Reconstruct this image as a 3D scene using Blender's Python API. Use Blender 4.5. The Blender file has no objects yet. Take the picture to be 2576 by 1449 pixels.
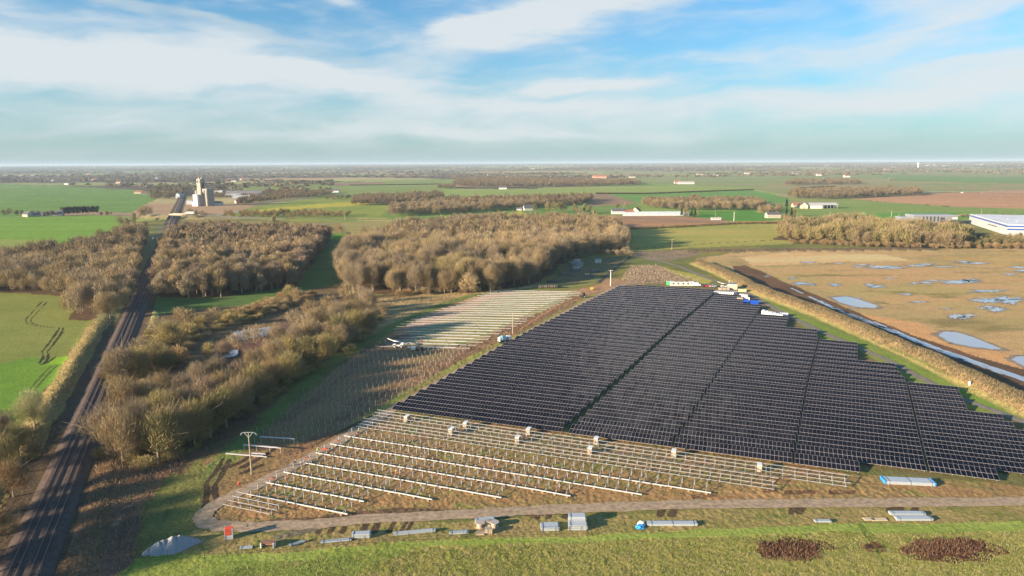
import bpy, bmesh, math, random
import numpy as np
from mathutils import Vector, Matrix
random.seed(7); RNG=np.random.default_rng(7)
R=math.radians
sc=bpy.context.scene
# ------------------------------------------------------------------ camera, sky, sun, exposure
W0,H0=2576.0,1449.0                       # measuring frame used for the survey points below
FPX=24/36*W0; CAMH=77.0
PITCH=math.atan((724.5-411)/FPX); ROLL=R(0.29)
cam=bpy.data.cameras.new('camera'); camo=bpy.data.objects.new('camera',cam); sc.collection.objects.link(camo)
cam.lens=24; cam.sensor_width=36; cam.clip_start=1; cam.clip_end=90000
_f=Vector((0,math.cos(PITCH),-math.sin(PITCH))); _r=Vector((1,0,0)); _u=Vector((0,math.sin(PITCH),math.cos(PITCH)))
_r2=math.cos(ROLL)*_r-math.sin(ROLL)*_u; _u2=math.sin(ROLL)*_r+math.cos(ROLL)*_u
camo.matrix_world=Matrix(((_r2.x,_u2.x,-_f.x,0),(_r2.y,_u2.y,-_f.y,0),(_r2.z,_u2.z,-_f.z,CAMH),(0,0,0,1)))
sc.camera=camo
SUN_EL=R(13.5); SUN_AZ=R(-118)            # azimuth from +Y, clockwise positive
sd=Vector((math.sin(SUN_AZ)*math.cos(SUN_EL),math.cos(SUN_AZ)*math.cos(SUN_EL),math.sin(SUN_EL)))
sun=bpy.data.lights.new('sun','SUN'); sun.energy=5.0; sun.angle=R(0.6); sun.color=(1,.80,.58)
suno=bpy.data.objects.new('sun',sun); sc.collection.objects.link(suno)
suno.rotation_euler=(-sd).to_track_quat('-Z','Y').to_euler()
sc.view_settings.view_transform='Standard'; sc.view_settings.look='None'; sc.view_settings.gamma=1
sc.view_settings.exposure=1.42
sc.cycles.max_bounces=6; sc.cycles.diffuse_bounces=2; sc.cycles.glossy_bounces=2; sc.cycles.transparent_max_bounces=6
sc.cycles.volume_bounces=0; sc.cycles.use_denoising=True; sc.cycles.denoiser='OPENIMAGEDENOISE'; sc.cycles.denoising_prefilter='ACCURATE'; sc.cycles.denoising_input_passes='RGB_ALBEDO_NORMAL'
SKY_STR=0.085

def build_world():
    w=bpy.data.worlds.new("World"); sc.world=w; w.use_nodes=True
    nt=w.node_tree; N=nt.nodes; Lk=nt.links; N.clear()
    def val(x): return x
    def M(op,a,b=None,c=None,clamp=False):
        n=N.new('ShaderNodeMath'); n.operation=op; n.use_clamp=clamp
        for i,v in enumerate((a,b,c)):
            if v is None: continue
            if isinstance(v,(int,float)): n.inputs[i].default_value=v
            else: Lk.new(v,n.inputs[i])
        return n.outputs[0]
    out=N.new('ShaderNodeOutputWorld'); bg=N.new('ShaderNodeBackground')
    sky=N.new('ShaderNodeTexSky'); sky.sky_type='NISHITA'; sky.sun_disc=False
    sky.sun_elevation=SUN_EL; sky.sun_rotation=SUN_AZ; sky.air_density=1.0; sky.dust_density=0.6; sky.ozone_density=2.5; sky.altitude=100
    tc=N.new('ShaderNodeTexCoord'); sx=N.new('ShaderNodeSeparateXYZ'); Lk.new(tc.outputs['Generated'],sx.inputs[0])
    X,Y,Z=sx.outputs
    az=M('MULTIPLY',M('ARCTAN2',X,Y),180/math.pi); el=M('MULTIPLY',M('ARCSINE',Z),180/math.pi)
    cv=N.new('ShaderNodeCombineXYZ'); Lk.new(M('MULTIPLY',az,.045),cv.inputs[0]); Lk.new(M('MULTIPLY',el,.15),cv.inputs[1])
    def noise(vec,scale,detail,rough,dist=0,off=0):
        n=N.new('ShaderNodeTexNoise'); n.inputs['Scale'].default_value=scale; n.inputs['Detail'].default_value=detail
        n.inputs['Roughness'].default_value=rough; n.inputs['Distortion'].default_value=dist
        a=N.new('ShaderNodeVectorMath'); a.operation='ADD'; Lk.new(vec,a.inputs[0]); a.inputs[1].default_value=(off,off*1.7,0)
        Lk.new(a.outputs[0],n.inputs['Vector']); return n
    warp=noise(cv.outputs[0],1.6,5,.55,.2)
    ws=N.new('ShaderNodeSeparateXYZ'); Lk.new(warp.outputs['Color'],ws.inputs[0])
    azw=M('ADD',az,M('MULTIPLY',M('SUBTRACT',ws.outputs[0],.5),13)); elw=M('ADD',el,M('MULTIPLY',M('SUBTRACT',ws.outputs[1],.5),4.2))
    def blob(u,v,wu,wv,amp,tilt=0):
        a0=math.degrees(math.atan((u-1288)/1745)); e0=(411-v)/30.5
        da=M('SUBTRACT',azw,a0); de=M('SUBTRACT',elw,e0)
        if tilt: de=M('SUBTRACT',de,M('MULTIPLY',da,tilt))
        q=M('ADD',M('POWER',M('ABSOLUTE',M('DIVIDE',da,wu/31)),2.),M('POWER',M('ABSOLUTE',M('DIVIDE',de,wv/31)),2.))
        return M('MULTIPLY',M('EXPONENT',M('MULTIPLY',q,-1)),amp)
    def total(bl):
        t=None
        for b in bl:
            o=blob(*b); t=o if t is None else M('ADD',t,o)
        return t
    white=total([(1240,95,170,42,1.05,.25),(1420,40,260,50,.9,.25),(330,185,420,48,.95,-.03),(560,130,130,30,.5),(800,215,330,32,.65,-.1),(1480,222,130,20,.9,.06),
                 (1370,285,330,26,.5),(510,28,90,17,.6),(830,14,110,17,.75,-.25),(1900,-5,330,22,.5,.1),(150,240,330,28,.5),(90,95,110,16,.4,-.1),
                 (2480,60,200,45,.55,.1),(2350,130,260,30,.45,.1),(2500,240,260,50,.5),(1850,160,220,26,.1),(2150,280,420,26,.4),(1300,335,420,20,.4),(560,330,500,20,.2)])
    grey=total([(230,45,230,22,.75,-.32),(600,95,210,18,.85,-.18),(880,160,160,20,.5,-.1),(300,332,330,9,.6),(1300,362,330,7,.35),(1650,60,150,40,.3)])
    fine=noise(cv.outputs[0],3.6,7,.52,.6,off=3)
    wisp=N.new('ShaderNodeCombineXYZ'); Lk.new(M('MULTIPLY',azw,.05),wisp.inputs[0]); Lk.new(M('ADD',M('MULTIPLY',elw,.5),M('MULTIPLY',az,-.045)),wisp.inputs[1])
    wn=noise(wisp.outputs[0],1.6,5,.52,.3,off=9)
    lowf=M('MULTIPLY',M('SUBTRACT',1,M('EXPONENT',M('MULTIPLY',M('MAXIMUM',el,0),-.28))),1); fo=M('MULTIPLY',M('SUBTRACT',fine.outputs['Fac'],.5),lowf); wo=M('MULTIPLY',M('SUBTRACT',wn.outputs['Fac'],.5),lowf)
    low=M('MULTIPLY',M('EXPONENT',M('MULTIPLY',M('ABSOLUTE',M('SUBTRACT',el,4)),-.13)),.42)
    def sstep(x,a,b):
        m=N.new('ShaderNodeMapRange'); m.interpolation_type='SMOOTHSTEP'; Lk.new(x,m.inputs[0]); m.inputs[1].default_value=a; m.inputs[2].default_value=b; return m.outputs[0]
    wmask=sstep(M('ADD',M('ADD',M('ADD',white,M('MULTIPLY',fo,1.1)),M('MULTIPLY',wo,1.0)),low),-.05,1.0)
    gmask=M('MULTIPLY',sstep(M('ADD',grey,M('MULTIPLY',fo,.5)),.2,.95),.8)
    def mix(f,a,b):
        n=N.new('ShaderNodeMix'); n.data_type='RGBA'; Lk.new(f,n.inputs[0])
        for k,v in ((6,a),(7,b)):
            if isinstance(v,tuple): n.inputs[k].default_value=(*v,1)
            else: Lk.new(v,n.inputs[k])
        return n.outputs[2]
    k=1/SKY_STR
    def C(r,g,b): return (r*k,g*k,b*k)
    # the blue of the clear sky is the physical sky, tinted to the photograph's cyan
    tint=N.new('ShaderNodeMix'); tint.data_type='RGBA'; tint.blend_type='MULTIPLY'; tint.inputs[0].default_value=1
    Lk.new(sky.outputs[0],tint.inputs[6]); tint.inputs[7].default_value=(TINT[0],TINT[1],TINT[2],1)
    hz=M('MULTIPLY',M('EXPONENT',M('MULTIPLY',M('MAXIMUM',el,0),-.20)),.85)
    c1=mix(hz,tint.outputs[2],C(*HORIZON))
    c2=mix(M('MULTIPLY',wmask,.92),c1,C(*CLOUDW))
    c3=mix(gmask,c2,C(*CLOUDG))
    # bright cloud added out of view above the frame, giving the panels a sheen
    hb=M('MULTIPLY',M('MULTIPLY',M('EXPONENT',M('MULTIPLY',M('ADD',M('POWER',M('ABSOLUTE',M('DIVIDE',M('SUBTRACT',az,9),9)),2.),M('POWER',M('ABSOLUTE',M('DIVIDE',M('SUBTRACT',el,45),5.5)),2.)),-1)),1.0),sstep(fine.outputs['Fac'],.35,.6))
    c3=mix(hb,c3,C(.85,.83,.80))
    Lk.new(c3,bg.inputs[0]); bg.inputs[1].default_value=SKY_STR
    Lk.new(bg.outputs[0],out.inputs[0])
TINT=(.43,.73,.88); HORIZON=(.125,.178,.193); CLOUDW=(.285,.303,.312); CLOUDG=(.20,.245,.27)
build_world()

# ------------------------------------------------------------------ helpers
COL=sc.collection
def G(u,v,z=0.0):
    u=float(u); v=float(v); z=float(z)
    d=_f+(u-W0/2)/FPX*_r2-(v-H0/2)/FPX*_u2
    t=(z-CAMH)/d.z
    return Vector((d.x*t,d.y*t,z))
def PX(p):
    q=Vector(p)-Vector((0,0,CAMH)); z=q.dot(_f)
    return (W0/2+FPX*q.dot(_r2)/z, H0/2-FPX*q.dot(_u2)/z)
def poly(pts,z=0): return np.array([G(u,v,z)[:2] for u,v in pts])
MATS={}
def mat(name,col,rough=.8,metal=0,var=.12,scale=3,bump=0,spec=.3,coat=0):
    if name in MATS: return MATS[name]
    m=bpy.data.materials.new(name); m.use_nodes=True; nt=m.node_tree; b=nt.nodes['Principled BSDF']
    b.inputs['Roughness'].default_value=rough; b.inputs['Metallic'].default_value=metal; b.inputs['Specular IOR Level'].default_value=spec
    b.inputs['Coat Weight'].default_value=coat
    tc=nt.nodes.new('ShaderNodeTexCoord'); n=nt.nodes.new('ShaderNodeTexNoise'); n.inputs['Scale'].default_value=scale; n.inputs['Detail'].default_value=4
    nt.links.new(tc.outputs['Object'],n.inputs['Vector'])
    mr=nt.nodes.new('ShaderNodeMapRange'); mr.inputs[1].default_value=.3; mr.inputs[2].default_value=.7; mr.inputs[3].default_value=1-var; mr.inputs[4].default_value=1+var
    nt.links.new(n.outputs['Fac'],mr.inputs[0])
    mx=nt.nodes.new('ShaderNodeVectorMath'); mx.operation='SCALE'; mx.inputs[0].default_value=col; nt.links.new(mr.outputs[0],mx.inputs['Scale'])
    nt.links.new(mx.outputs[0],b.inputs['Base Color'])
    if bump:
        bp=nt.nodes.new('ShaderNodeBump'); bp.inputs['Strength'].default_value=bump; nt.links.new(n.outputs['Fac'],bp.inputs['Height']); nt.links.new(bp.outputs[0],b.inputs['Normal'])
    MATS[name]=m; return m
def attrmat(name,rough=.9,var=.2,trans=0):
    m=bpy.data.materials.new(name); m.use_nodes=True; nt=m.node_tree; b=nt.nodes['Principled BSDF']
    b.inputs['Roughness'].default_value=rough; b.inputs['Specular IOR Level'].default_value=.1
    a=nt.nodes.new('ShaderNodeAttribute'); a.attribute_name='Col'
    oi=nt.nodes.new('ShaderNodeObjectInfo')
    mr=nt.nodes.new('ShaderNodeMapRange'); mr.inputs[3].default_value=1-var; mr.inputs[4].default_value=1+var; nt.links.new(oi.outputs['Random'],mr.inputs[0])
    mx=nt.nodes.new('ShaderNodeVectorMath'); mx.operation='SCALE'; nt.links.new(a.outputs['Color'],mx.inputs[0]); nt.links.new(mr.outputs[0],mx.inputs['Scale'])
    nt.links.new(mx.outputs[0],b.inputs['Base Color'])
    MATS[name]=m; return m
def tag(o,label=None,cat=None,group=None,kind=None):
    if label: o['label']=label
    if cat: o['category']=cat
    if group: o['group']=group
    if kind: o['kind']=kind
    return o
def empty(name,loc,label,cat,group=None,rz=0):
    o=bpy.data.objects.new(name,None); COL.objects.link(o); o.location=loc; o.rotation_euler=(0,0,rz); o.empty_display_size=.5
    return tag(o,label,cat,group)
def link(name,me,parent=None,loc=None,rz=0):
    o=bpy.data.objects.new(name,me); COL.objects.link(o)
    if parent is not None: o.parent=parent
    if loc is not None: o.location=loc
    if rz: o.rotation_euler=(0,0,rz)
    return o
class MB:
    def __init__(s): s.v=[]; s.f=[]
    def add(s,vs,fs):
        k=len(s.v); s.v+= [tuple(v) for v in vs]; s.f+=[tuple(i+k for i in f) for f in fs]; return s
    def hexa(s,p): return s.add(p,[(0,3,2,1),(4,5,6,7),(0,1,5,4),(1,2,6,5),(2,3,7,6),(3,0,4,7)])
    def box(s,x,y,z,sx,sy,sz,rz=0,tx=1,ty=1):
        """centre x,y ; z = bottom ; tx,ty taper of the top"""
        c,n=math.cos(rz),math.sin(rz); P=[]
        for zz,a,b in ((z,1,1),(z+sz,tx,ty)):
            for dx,dy in ((-1,-1),(1,-1),(1,1),(-1,1)):
                X=dx*sx/2*a; Y=dy*sy/2*b; P.append((x+X*c-Y*n,y+X*n+Y*c,zz))
        return s.hexa(P)
    def bar(s,a,b,w,h=None):
        a=Vector(a); b=Vector(b); h=h or w; d=(b-a).normalized()
        up=Vector((0,0,1)) if abs(d.z)<.9 else Vector((1,0,0)); r=d.cross(up).normalized(); u=r.cross(d).normalized()
        P=[q+sx*r*w/2+sy*u*h/2 for q in (a,b) for sx,sy in ((-1,-1),(1,-1),(1,1),(-1,1))]
        return s.hexa(P)
    def cyl(s,a,b,r1,r2=None,n=10):
        a=Vector(a); b=Vector(b); r2=r1 if r2 is None else r2; d=(b-a).normalized()
        up=Vector((0,0,1)) if abs(d.z)<.9 else Vector((1,0,0)); r=d.cross(up).normalized(); u=r.cross(d).normalized()
        P=[q+rr*(math.cos(t)*r+math.sin(t)*u) for q,rr in ((a,r1),(b,r2)) for t in [2*math.pi*i/n for i in range(n)]]
        return s.add(P,[(i,(i+1)%n,n+(i+1)%n,n+i) for i in range(n)]+[tuple(range(n))[::-1],tuple(range(n,2*n))])
    def gable(s,x,y,z,sx,sy,h,rz=0,ov=.4,th=.18):
        """gable roof shell, ridge along x"""
        c,n=math.cos(rz),math.sin(rz)
        def T(X,Y,Z): return (x+X*c-Y*n,y+X*n+Y*c,Z)
        a=sx/2+ov; b=sy/2+ov; e=h*ov/(sy/2)
        P=[T(-a,-b,z-e),T(a,-b,z-e),T(a,0,z+h),T(-a,0,z+h),T(-a,b,z-e),T(a,b,z-e)]
        Q=[(p[0],p[1],p[2]+th) for p in P]
        return s.add(P+Q,[(0,3,2,1),(3,4,5,2),(6,7,8,9),(9,8,11,10),(0,1,7,6),(4,10,11,5),(0,6,9,3),(3,9,10,4),(1,2,8,7),(2,5,11,8)])
    def tri_wall(s,x,y,z,sx,sy,h,rz=0):
        """gable-ended body: walls up to z, triangle ends, ridge along x"""
        c,n=math.cos(rz),math.sin(rz)
        def T(X,Y,Z): return (x+X*c-Y*n,y+X*n+Y*c,Z)
        a=sx/2; b=sy/2
        P=[T(-a,-b,0),T(a,-b,0),T(a,b,0),T(-a,b,0),T(-a,-b,z),T(a,-b,z),T(a,b,z),T(-a,b,z),T(-a,0,z+h),T(a,0,z+h)]
        return s.add(P,[(0,1,5,4),(1,2,6,9,5),(2,3,7,6),(3,0,4,8,7),(4,5,9,8),(6,7,8,9),(0,3,2,1)])
    def mesh(s,name,m):
        me=bpy.data.meshes.new(name); me.from_pydata(s.v,[],s.f); me.materials.append(m); me.update(); return me
    def build(s,name,m,parent=None,loc=None,rz=0): return link(name,s.mesh(name,m),parent,loc,rz)
def raw_mesh(name,V,F,m,col=None,smooth=False):
    """numpy verts (n,3), faces (k,3 or 4)"""
    me=bpy.data.meshes.new(name); V=np.ascontiguousarray(V,dtype=np.float32); F=np.ascontiguousarray(F,dtype=np.int32); k=F.shape[1]
    me.vertices.add(len(V)); me.vertices.foreach_set('co',V.ravel())
    me.loops.add(F.size); me.loops.foreach_set('vertex_index',F.ravel())
    me.polygons.add(len(F)); me.polygons.foreach_set('loop_start',np.arange(0,F.size,k,dtype=np.int32))
    if smooth: me.polygons.foreach_set('use_smooth',np.ones(len(F),bool))
    me.update(calc_edges=True)
    if col is not None:
        a=me.color_attributes.new('Col','FLOAT_COLOR','POINT'); c=np.ones((len(V),4),np.float32); c[:,:3]=col; a.data.foreach_set('color',c.ravel())
    me.materials.append(m); return me
# ---- value noise in numpy
def _hash(ix,iy,seed):
    h=(ix.astype(np.int64)*374761393+iy.astype(np.int64)*668265263+seed*1442695041)&0xffffffff
    h=((h^(h>>13))*1274126177)&0xffffffff; h=h^(h>>16); return (h&0xffff)/65535.0
def vn(x,y,seed=0):
    ix=np.floor(x); iy=np.floor(y); fx=x-ix; fy=y-iy; fx=fx*fx*(3-2*fx); fy=fy*fy*(3-2*fy)
    a=_hash(ix,iy,seed); b=_hash(ix+1,iy,seed); c=_hash(ix,iy+1,seed); d=_hash(ix+1,iy+1,seed)
    return (a*(1-fx)+b*fx)*(1-fy)+(c*(1-fx)+d*fx)*fy
def fbm(x,y,seed=0,o=4,g=.5):
    t=0;s=0;a=1
    for i in range(o):
        t=t+a*vn(x*2**i+17.3*i,y*2**i-9.1*i,seed+i); s+=a; a*=g
    return t/s
def inpoly(x,y,P):
    r=np.zeros(x.shape,bool); n=len(P)
    for i in range(n):
        x1,y1=P[i]; x2,y2=P[(i+1)%n]
        if y1==y2: continue
        c=((y1>y)!=(y2>y))&(x<(x2-x1)*(y-y1)/(y2-y1)+x1); r^=c
    return r
def pldist(x,y,P):
    d=np.full(x.shape,1e9)
    for i in range(len(P)-1):
        ax,ay=P[i]; bx,by=P[i+1]; L=(bx-ax)**2+(by-ay)**2+1e-9
        t=np.clip(((x-ax)*(bx-ax)+(y-ay)*(by-ay))/L,0,1); d=np.minimum(d,np.hypot(x-ax-t*(bx-ax),y-ay-t*(by-ay)))
    return d
def smooth_line(pts,k=6):
    """Catmull-Rom through pixel points"""
    P=[np.array(p,float) for p in pts]; P=[2*P[0]-P[1]]+P+[2*P[-1]-P[-2]]; o=[]
    for i in range(1,len(P)-2):
        for j in range(k):
            t=j/k; a,b,c,d=P[i-1:i+3]
            o.append(.5*((2*b)+(-a+c)*t+(2*a-5*b+4*c-d)*t*t+(-a+3*b-3*c+d)*t**3))
    o.append(P[-2]); return [tuple(p) for p in o]

# ------------------------------------------------------------------ site grid of the solar farm
AZ=R(-22.8); E1=np.array([math.cos(AZ),math.sin(AZ)]); N1=np.array([-math.sin(AZ),math.cos(AZ)])
NL=[178.9,185.4,192.3,198.7,205.3,211.9,218.6,225.3,232.1,238.6,245.2,252.4,258.8,265.1,271.8,278.4,284.6,291.,296.8,303,309.4,315.3,321.4,327.4,333.3,339.7,346,351.9,357.6,363.6,369.4,374.8,380.4,386.5,392.7,399.3,405.6,411.8,418]
def row_n(i,s):
    """n of the TOP edge of table row i (may be fractional / negative) at s"""
    if i<0: l=178.9+i*6.4-(1.6 if i<0 else 0); r=184.8+i*6.4-1.6
    else: l=np.interp(i,range(39),NL); r=np.interp(i,[0,1,12,21,28,38],[184.8,191.2,261.8,314.4,357.5,419])
    return l+(r-l)*(s+115)/133
def SNxy(s,n): return E1*s+N1*n
def toSN(x,y): return x*E1[0]+y*E1[1], x*N1[0]+y*N1[1]
RAIL0=np.array([-93.1,118.4]); RAILD=np.array([-.4535,1.0]); RAILD/=np.linalg.norm(RAILD); RAILN=np.array([RAILD[1],-RAILD[0]])
def rail_off(x,y): return (x-RAIL0[0])*RAILN[0]+(y-RAIL0[1])*RAILN[1]
def rail_t(x,y): return (x-RAIL0[0])*RAILD[0]+(y-RAIL0[1])*RAILD[1]

# ------------------------------------------------------------------ ground sheet
BERM=poly(smooth_line([(1742,664),(1810,692),(1900,738),(2000,775),(2100,815),(2200,860),(2300,905),(2400,955),(2500,1005),(2576,1042),(2750,1130)]))
_bd=np.gradient(BERM,axis=0); _bn=np.stack([-_bd[:,1],_bd[:,0]],1); _bn/=np.linalg.norm(_bn,axis=1)[:,None]
BERMC=BERM+_bn*5.6
BERM2=poly([(1735,634),(1850,632),(1980,631),(2120,630),(2250,629),(2330,629)])     # low spoil bank in front of the right wood
PILE=[(398,1377,1.7,3.3),(424,1362,2.3,3.4),(455,1352,2.3,3.6),(478,1349,1.5,3.2)]
def height(x,y,full=True):
    x=np.asarray(x,float); y=np.asarray(y,float); z=np.zeros(x.shape); r=np.hypot(x,y)
    near=(r<900)
    b=near&(x>20)
    if b.any():
        xx=x[b]; yy=y[b]; d=pldist(xx,yy,BERMC); z[b]+=3.0*np.exp(-(d/4.4)**2.2)*(.7+.6*fbm(xx/9,yy/9,5,3))
        d=pldist(xx,yy,BERM2); z[b]+=1.9*np.exp(-(d/9)**2)*(.8+.4*fbm(xx/20,yy/20,6,2))
    o=rail_off(x,y); t=rail_t(x,y)
    b=near&(o>-24)&(o<20)
    if b.any():
        oo=o[b]; tt=t[b]; w=1/(1+np.exp((tt-250)/12))*1/(1+np.exp((60-tt)/10))
        z[b]+=1.7*np.exp(-((oo+13.5)/3.2)**2)*w*(.8+.4*vn(tt/9,oo/5,8))
        z[b]+=.5*np.exp(-((oo-9.5)/2.4)**2)*(.8+.4*vn(tt/9,oo/5,9))
    # far ridges
    b=r>4500
    if b.any():
        xx=x[b]; yy=y[b]; k=np.clip((r[b]-4500)/17000,0,1)
        z[b]+=k*58+k*40*(fbm(xx/5200,yy/2300,11,4)-.45)+np.clip((r[b]-4500)/3000,0,1)*14*(fbm(xx/1500,yy/900,12,3)-.5)
    return z
def hz(x,y): return float(height(np.array([x]),np.array([y]))[0])

def build_ground():
    az=np.radians(np.arange(-56,56.01,.07)); 
    dep=np.concatenate([np.linspace(48,33,40,endpoint=False),np.arange(33,3.0,-.058),np.arange(3.0,.9,-.04),np.geomspace(.9,.13,46)])
    rr=CAMH/np.tan(np.radians(dep)); A,Rr=np.meshgrid(az,rr); x=(np.sin(A)*Rr).ravel(); y=(np.cos(A)*Rr).ravel(); r=Rr.ravel()
    n=len(x); C=np.zeros((n,3)); rough=np.full(n,.05)
    e1=(fbm(x/14,y/14,21,4)-.5); e2=(fbm(x/14,y/14,25,4)-.5); 
    def col(c,b=None):
        return np.array(c,float)
    def put(mask,c1,c2=None,sc=8,asp=1,rot=0,rg=None,seed=1,a=1.0,c3=None):
        idx=np.nonzero(mask)[0] if mask.dtype==bool else mask
        if len(idx)==0: return
        c1=np.array(c1); cc=np.tile(c1,(len(idx),1))
        if c2 is not None:
            X=x[idx]; Y=y[idx]; cr,sr=math.cos(rot),math.sin(rot); u=(X*cr+Y*sr)/(sc*asp); v=(-X*sr+Y*cr)/sc
            f=np.clip((fbm(u,v,seed*7,5,.6)-.5)*2.6+.5,0,1)[:,None]; cc=c1*(1-f)+np.array(c2)*f
            if c3 is not None:
                f=np.clip((fbm(u*1.9+5,v*1.9,seed*7+3,5,.6)-.58)*5,0,1)[:,None]; cc=cc*(1-f)+np.array(c3)*f
        aa=a if np.isscalar(a) else a[idx][:,None]
        C[idx]=C[idx]*(1-aa)+cc*aa
        if rg is not None: rough[idx]=rg
    def P_(pts,c1,c2=None,edge=2.5,**k):
        Pw=poly(pts); mn=Pw.min(0)-edge*2-2; mx=Pw.max(0)+edge*2+2
        idx=np.nonzero((x>mn[0])&(x<mx[0])&(y>mn[1])&(y<mx[1]))[0]
        if len(idx)==0: return
        m=inpoly(x[idx]+e1[idx]*edge*4,y[idx]+e2[idx]*edge*4,Pw); put(idx[m],c1,c2,**k)
    def S_(pts,w,c1,c2=None,edge=.6,soft=0,smooth=True,**k):
        Pw=poly(smooth_line(pts) if smooth else pts); mn=Pw.min(0)-w-3; mx=Pw.max(0)+w+3
        idx=np.nonzero((x>mn[0])&(x<mx[0])&(y>mn[1])&(y<mx[1]))[0]
        if len(idx)==0: return
        d=pldist(x[idx],y[idx],Pw)+e1[idx]*edge*3
        a=np.zeros(n); a[idx]=np.clip((w/2+soft-d)/(2*soft+1e-3),0,1) if soft else (d<w/2)
        put(idx[a[idx]>0],c1,c2,a=a,**k)
    GREEN=(.10,.19,.03); BRIGHT=(.13,.30,.03); OLIVE=(.19,.18,.06); OLIV2=(.13,.13,.04); TAN=(.34,.27,.15); SOIL=(.17,.11,.07); ORANGE=(.36,.20,.09); DARKS=(.06,.045,.035)
    # far patchwork of fields and woods
    far=r>1100
    put(far,(.13,.17,.06),(.24,.21,.12),sc=420,asp=2.2,seed=3)
    idx=np.nonzero(far)[0]; X=x[idx]; Y=y[idx]
    cx=np.floor((X+120*np.sin(Y/700))/520+.37*np.floor(Y/330)); cy=np.floor((Y+90*np.sin(X/600))/330); hsh=_hash(cx,cy,5)
    pal=np.array([(.14,.22,.05),(.20,.24,.08),(.32,.25,.15),(.18,.21,.08),(.27,.19,.13),(.20,.26,.07),(.29,.26,.14),(.15,.23,.06)])
    C[idx]=pal[(hsh*7.99).astype(int)]*(1.05+.25*vn(X/60,Y/30,4))[:,None]
    w=fbm(X/900,Y/420,31,4)+np.clip((r[idx]-3500)/14000,0,.10)+.045*(X<-300)
    m=w>.56; C[idx[m]]=np.array((.085,.062,.05))*(.8+.5*vn(X[m]/40,Y[m]/20,6))[:,None]
    # middle distance default
    put((r<=1100),OLIVE,(.12,.14,.05),sc=22,seed=4)
    # --- fields (survey points) ---
    P_([(0,462),(200,470),(345,478),(400,486),(395,500),(330,535),(200,530),(0,548)],(.10,.19,.05),(.13,.24,.05),sc=25,asp=5,edge=4,seed=5)
    P_([(-900,430),(-300,455),(0,472),(0,600),(-900,700)],(.11,.22,.04),(.13,.26,.05),sc=30,asp=4,edge=4)
    P_([(-500,560),(0,545),(285,540),(312,556),(300,590),(180,640),(0,680),(-500,760)],(.125,.25,.03),(.155,.28,.04),sc=18,asp=6,edge=1,seed=6)
    P_([(-300,640),(0,601),(120,606),(140,640),(0,690),(-300,760)],(.26,.26,.09),(.2,.26,.06),sc=14,asp=4)
    P_([(540,545),(640,520),(740,505),(880,489),(985,500),(985,550),(880,562),(640,552)],(.16,.22,.05),(.22,.26,.05),sc=25,asp=4,edge=4,seed=8)
    P_([(640,528),(800,513),(960,505),(965,512),(800,523),(650,533)],(.34,.33,.05),edge=5)
    P_([(940,556),(985,520),(1320,512),(1600,500),(1620,540),(1300,552),(1100,560)],(.11,.21,.05),(.15,.23,.06),sc=25,asp=4,edge=3)
    P_([(1260,542),(1310,530),(1330,545),(1300,550)],(.36,.34,.05),edge=1)
    P_([(560,470),(820,460),(1140,450),(1160,500),(880,500),(640,490)],(.15,.22,.06),(.2,.24,.08),sc=60,asp=3,edge=8)
    P_([(820,462),(960,457),(975,461),(850,468)],(.22,.14,.11),edge=5)
    P_([(1110,497),(1120,474),(1300,476),(1900,462),(1910,474),(1620,489),(1480,488)],(.19,.27,.07),(.23,.29,.09),sc=40,asp=5,edge=4)
    P_([(1480,520),(1490,487),(1570,489),(1608,502),(1605,512)],(.25,.17,.12),(.2,.14,.10),sc=10,asp=8,edge=3)
    P_([(1530,489),(1620,488),(1890,477),(1990,500),(1980,510),(1900,508),(1610,512)],(.10,.22,.05),(.12,.25,.06),sc=40,asp=4,edge=3)
    P_([(1500,430),(1900,432),(2576,425),(2900,425),(2900,450),(2576,452),(1900,472),(1600,462)],(.24,.24,.12),(.15,.22,.07),sc=190,asp=4,edge=10,c3=(.28,.2,.13))
    P_([(1890,476),(2010,450),(2576,452),(3000,455),(3000,478),(2576,476),(2320,487),(2000,492)],(.27,.23,.13),(.16,.22,.08),sc=75,asp=5,edge=6,c3=(.3,.21,.13))
    P_([(2200,440),(2576,446),(2700,446),(2700,458),(2576,462),(2250,455)],(.13,.22,.07),edge=8)
    P_([(2130,499),(2320,488),(2576,481),(2900,480),(2900,530),(2576,526),(2400,520),(2250,510)],(.42,.25,.15),(.34,.20,.12),sc=40,asp=5,edge=2,seed=9)
    P_([(1990,560),(2005,540),(2060,522),(2130,500),(2250,510),(2400,521),(2576,527),(2900,532),(2900,550),(2576,542),(2200,552)],(.16,.24,.06),(.20,.26,.08),sc=30,asp=5,edge=2)
    P_([(2000,556),(2120,538),(2300,534),(2576,535),(2576,548),(2200,556)],(.10,.25,.04),edge=2)
    P_([(2400,553),(2576,543),(2900,545),(2900,560),(2576,552)],(.24,.27,.08),edge=2)
    P_([(1730,532),(1890,529),(1990,555),(1940,562),(1830,560),(1745,545)],(.07,.20,.03),(.09,.24,.03),sc=20,asp=4,edge=2)
    P_([(1480,552),(1500,543),(1640,540),(1800,551),(1850,558),(1700,570),(1560,580)],(.32,.19,.12),(.26,.16,.10),sc=14,asp=7,edge=2,seed=10)
    P_([(1550,585),(1570,573),(1700,567),(1960,560),(2010,575),(2010,605),(1990,614),(1740,624),(1585,632)],(.34,.30,.09),(.25,.27,.075),sc=24,asp=5,edge=1.5,seed=11)
    S_([(1600,625),(1800,612),(2000,600),(2100,585)],2.2,(.10,.13,.04))
    P_([(430,590),(470,552),(600,557),(880,560),(900,580),(860,600),(600,600)],(.20,.18,.07),(.25,.21,.09),sc=14,edge=3,seed=12)
    P_([(860,560),(1030,552),(1120,558),(1060,575),(1000,600),(880,590)],(.30,.25,.12),(.22,.21,.08),sc=12,asp=4,edge=2)
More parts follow.
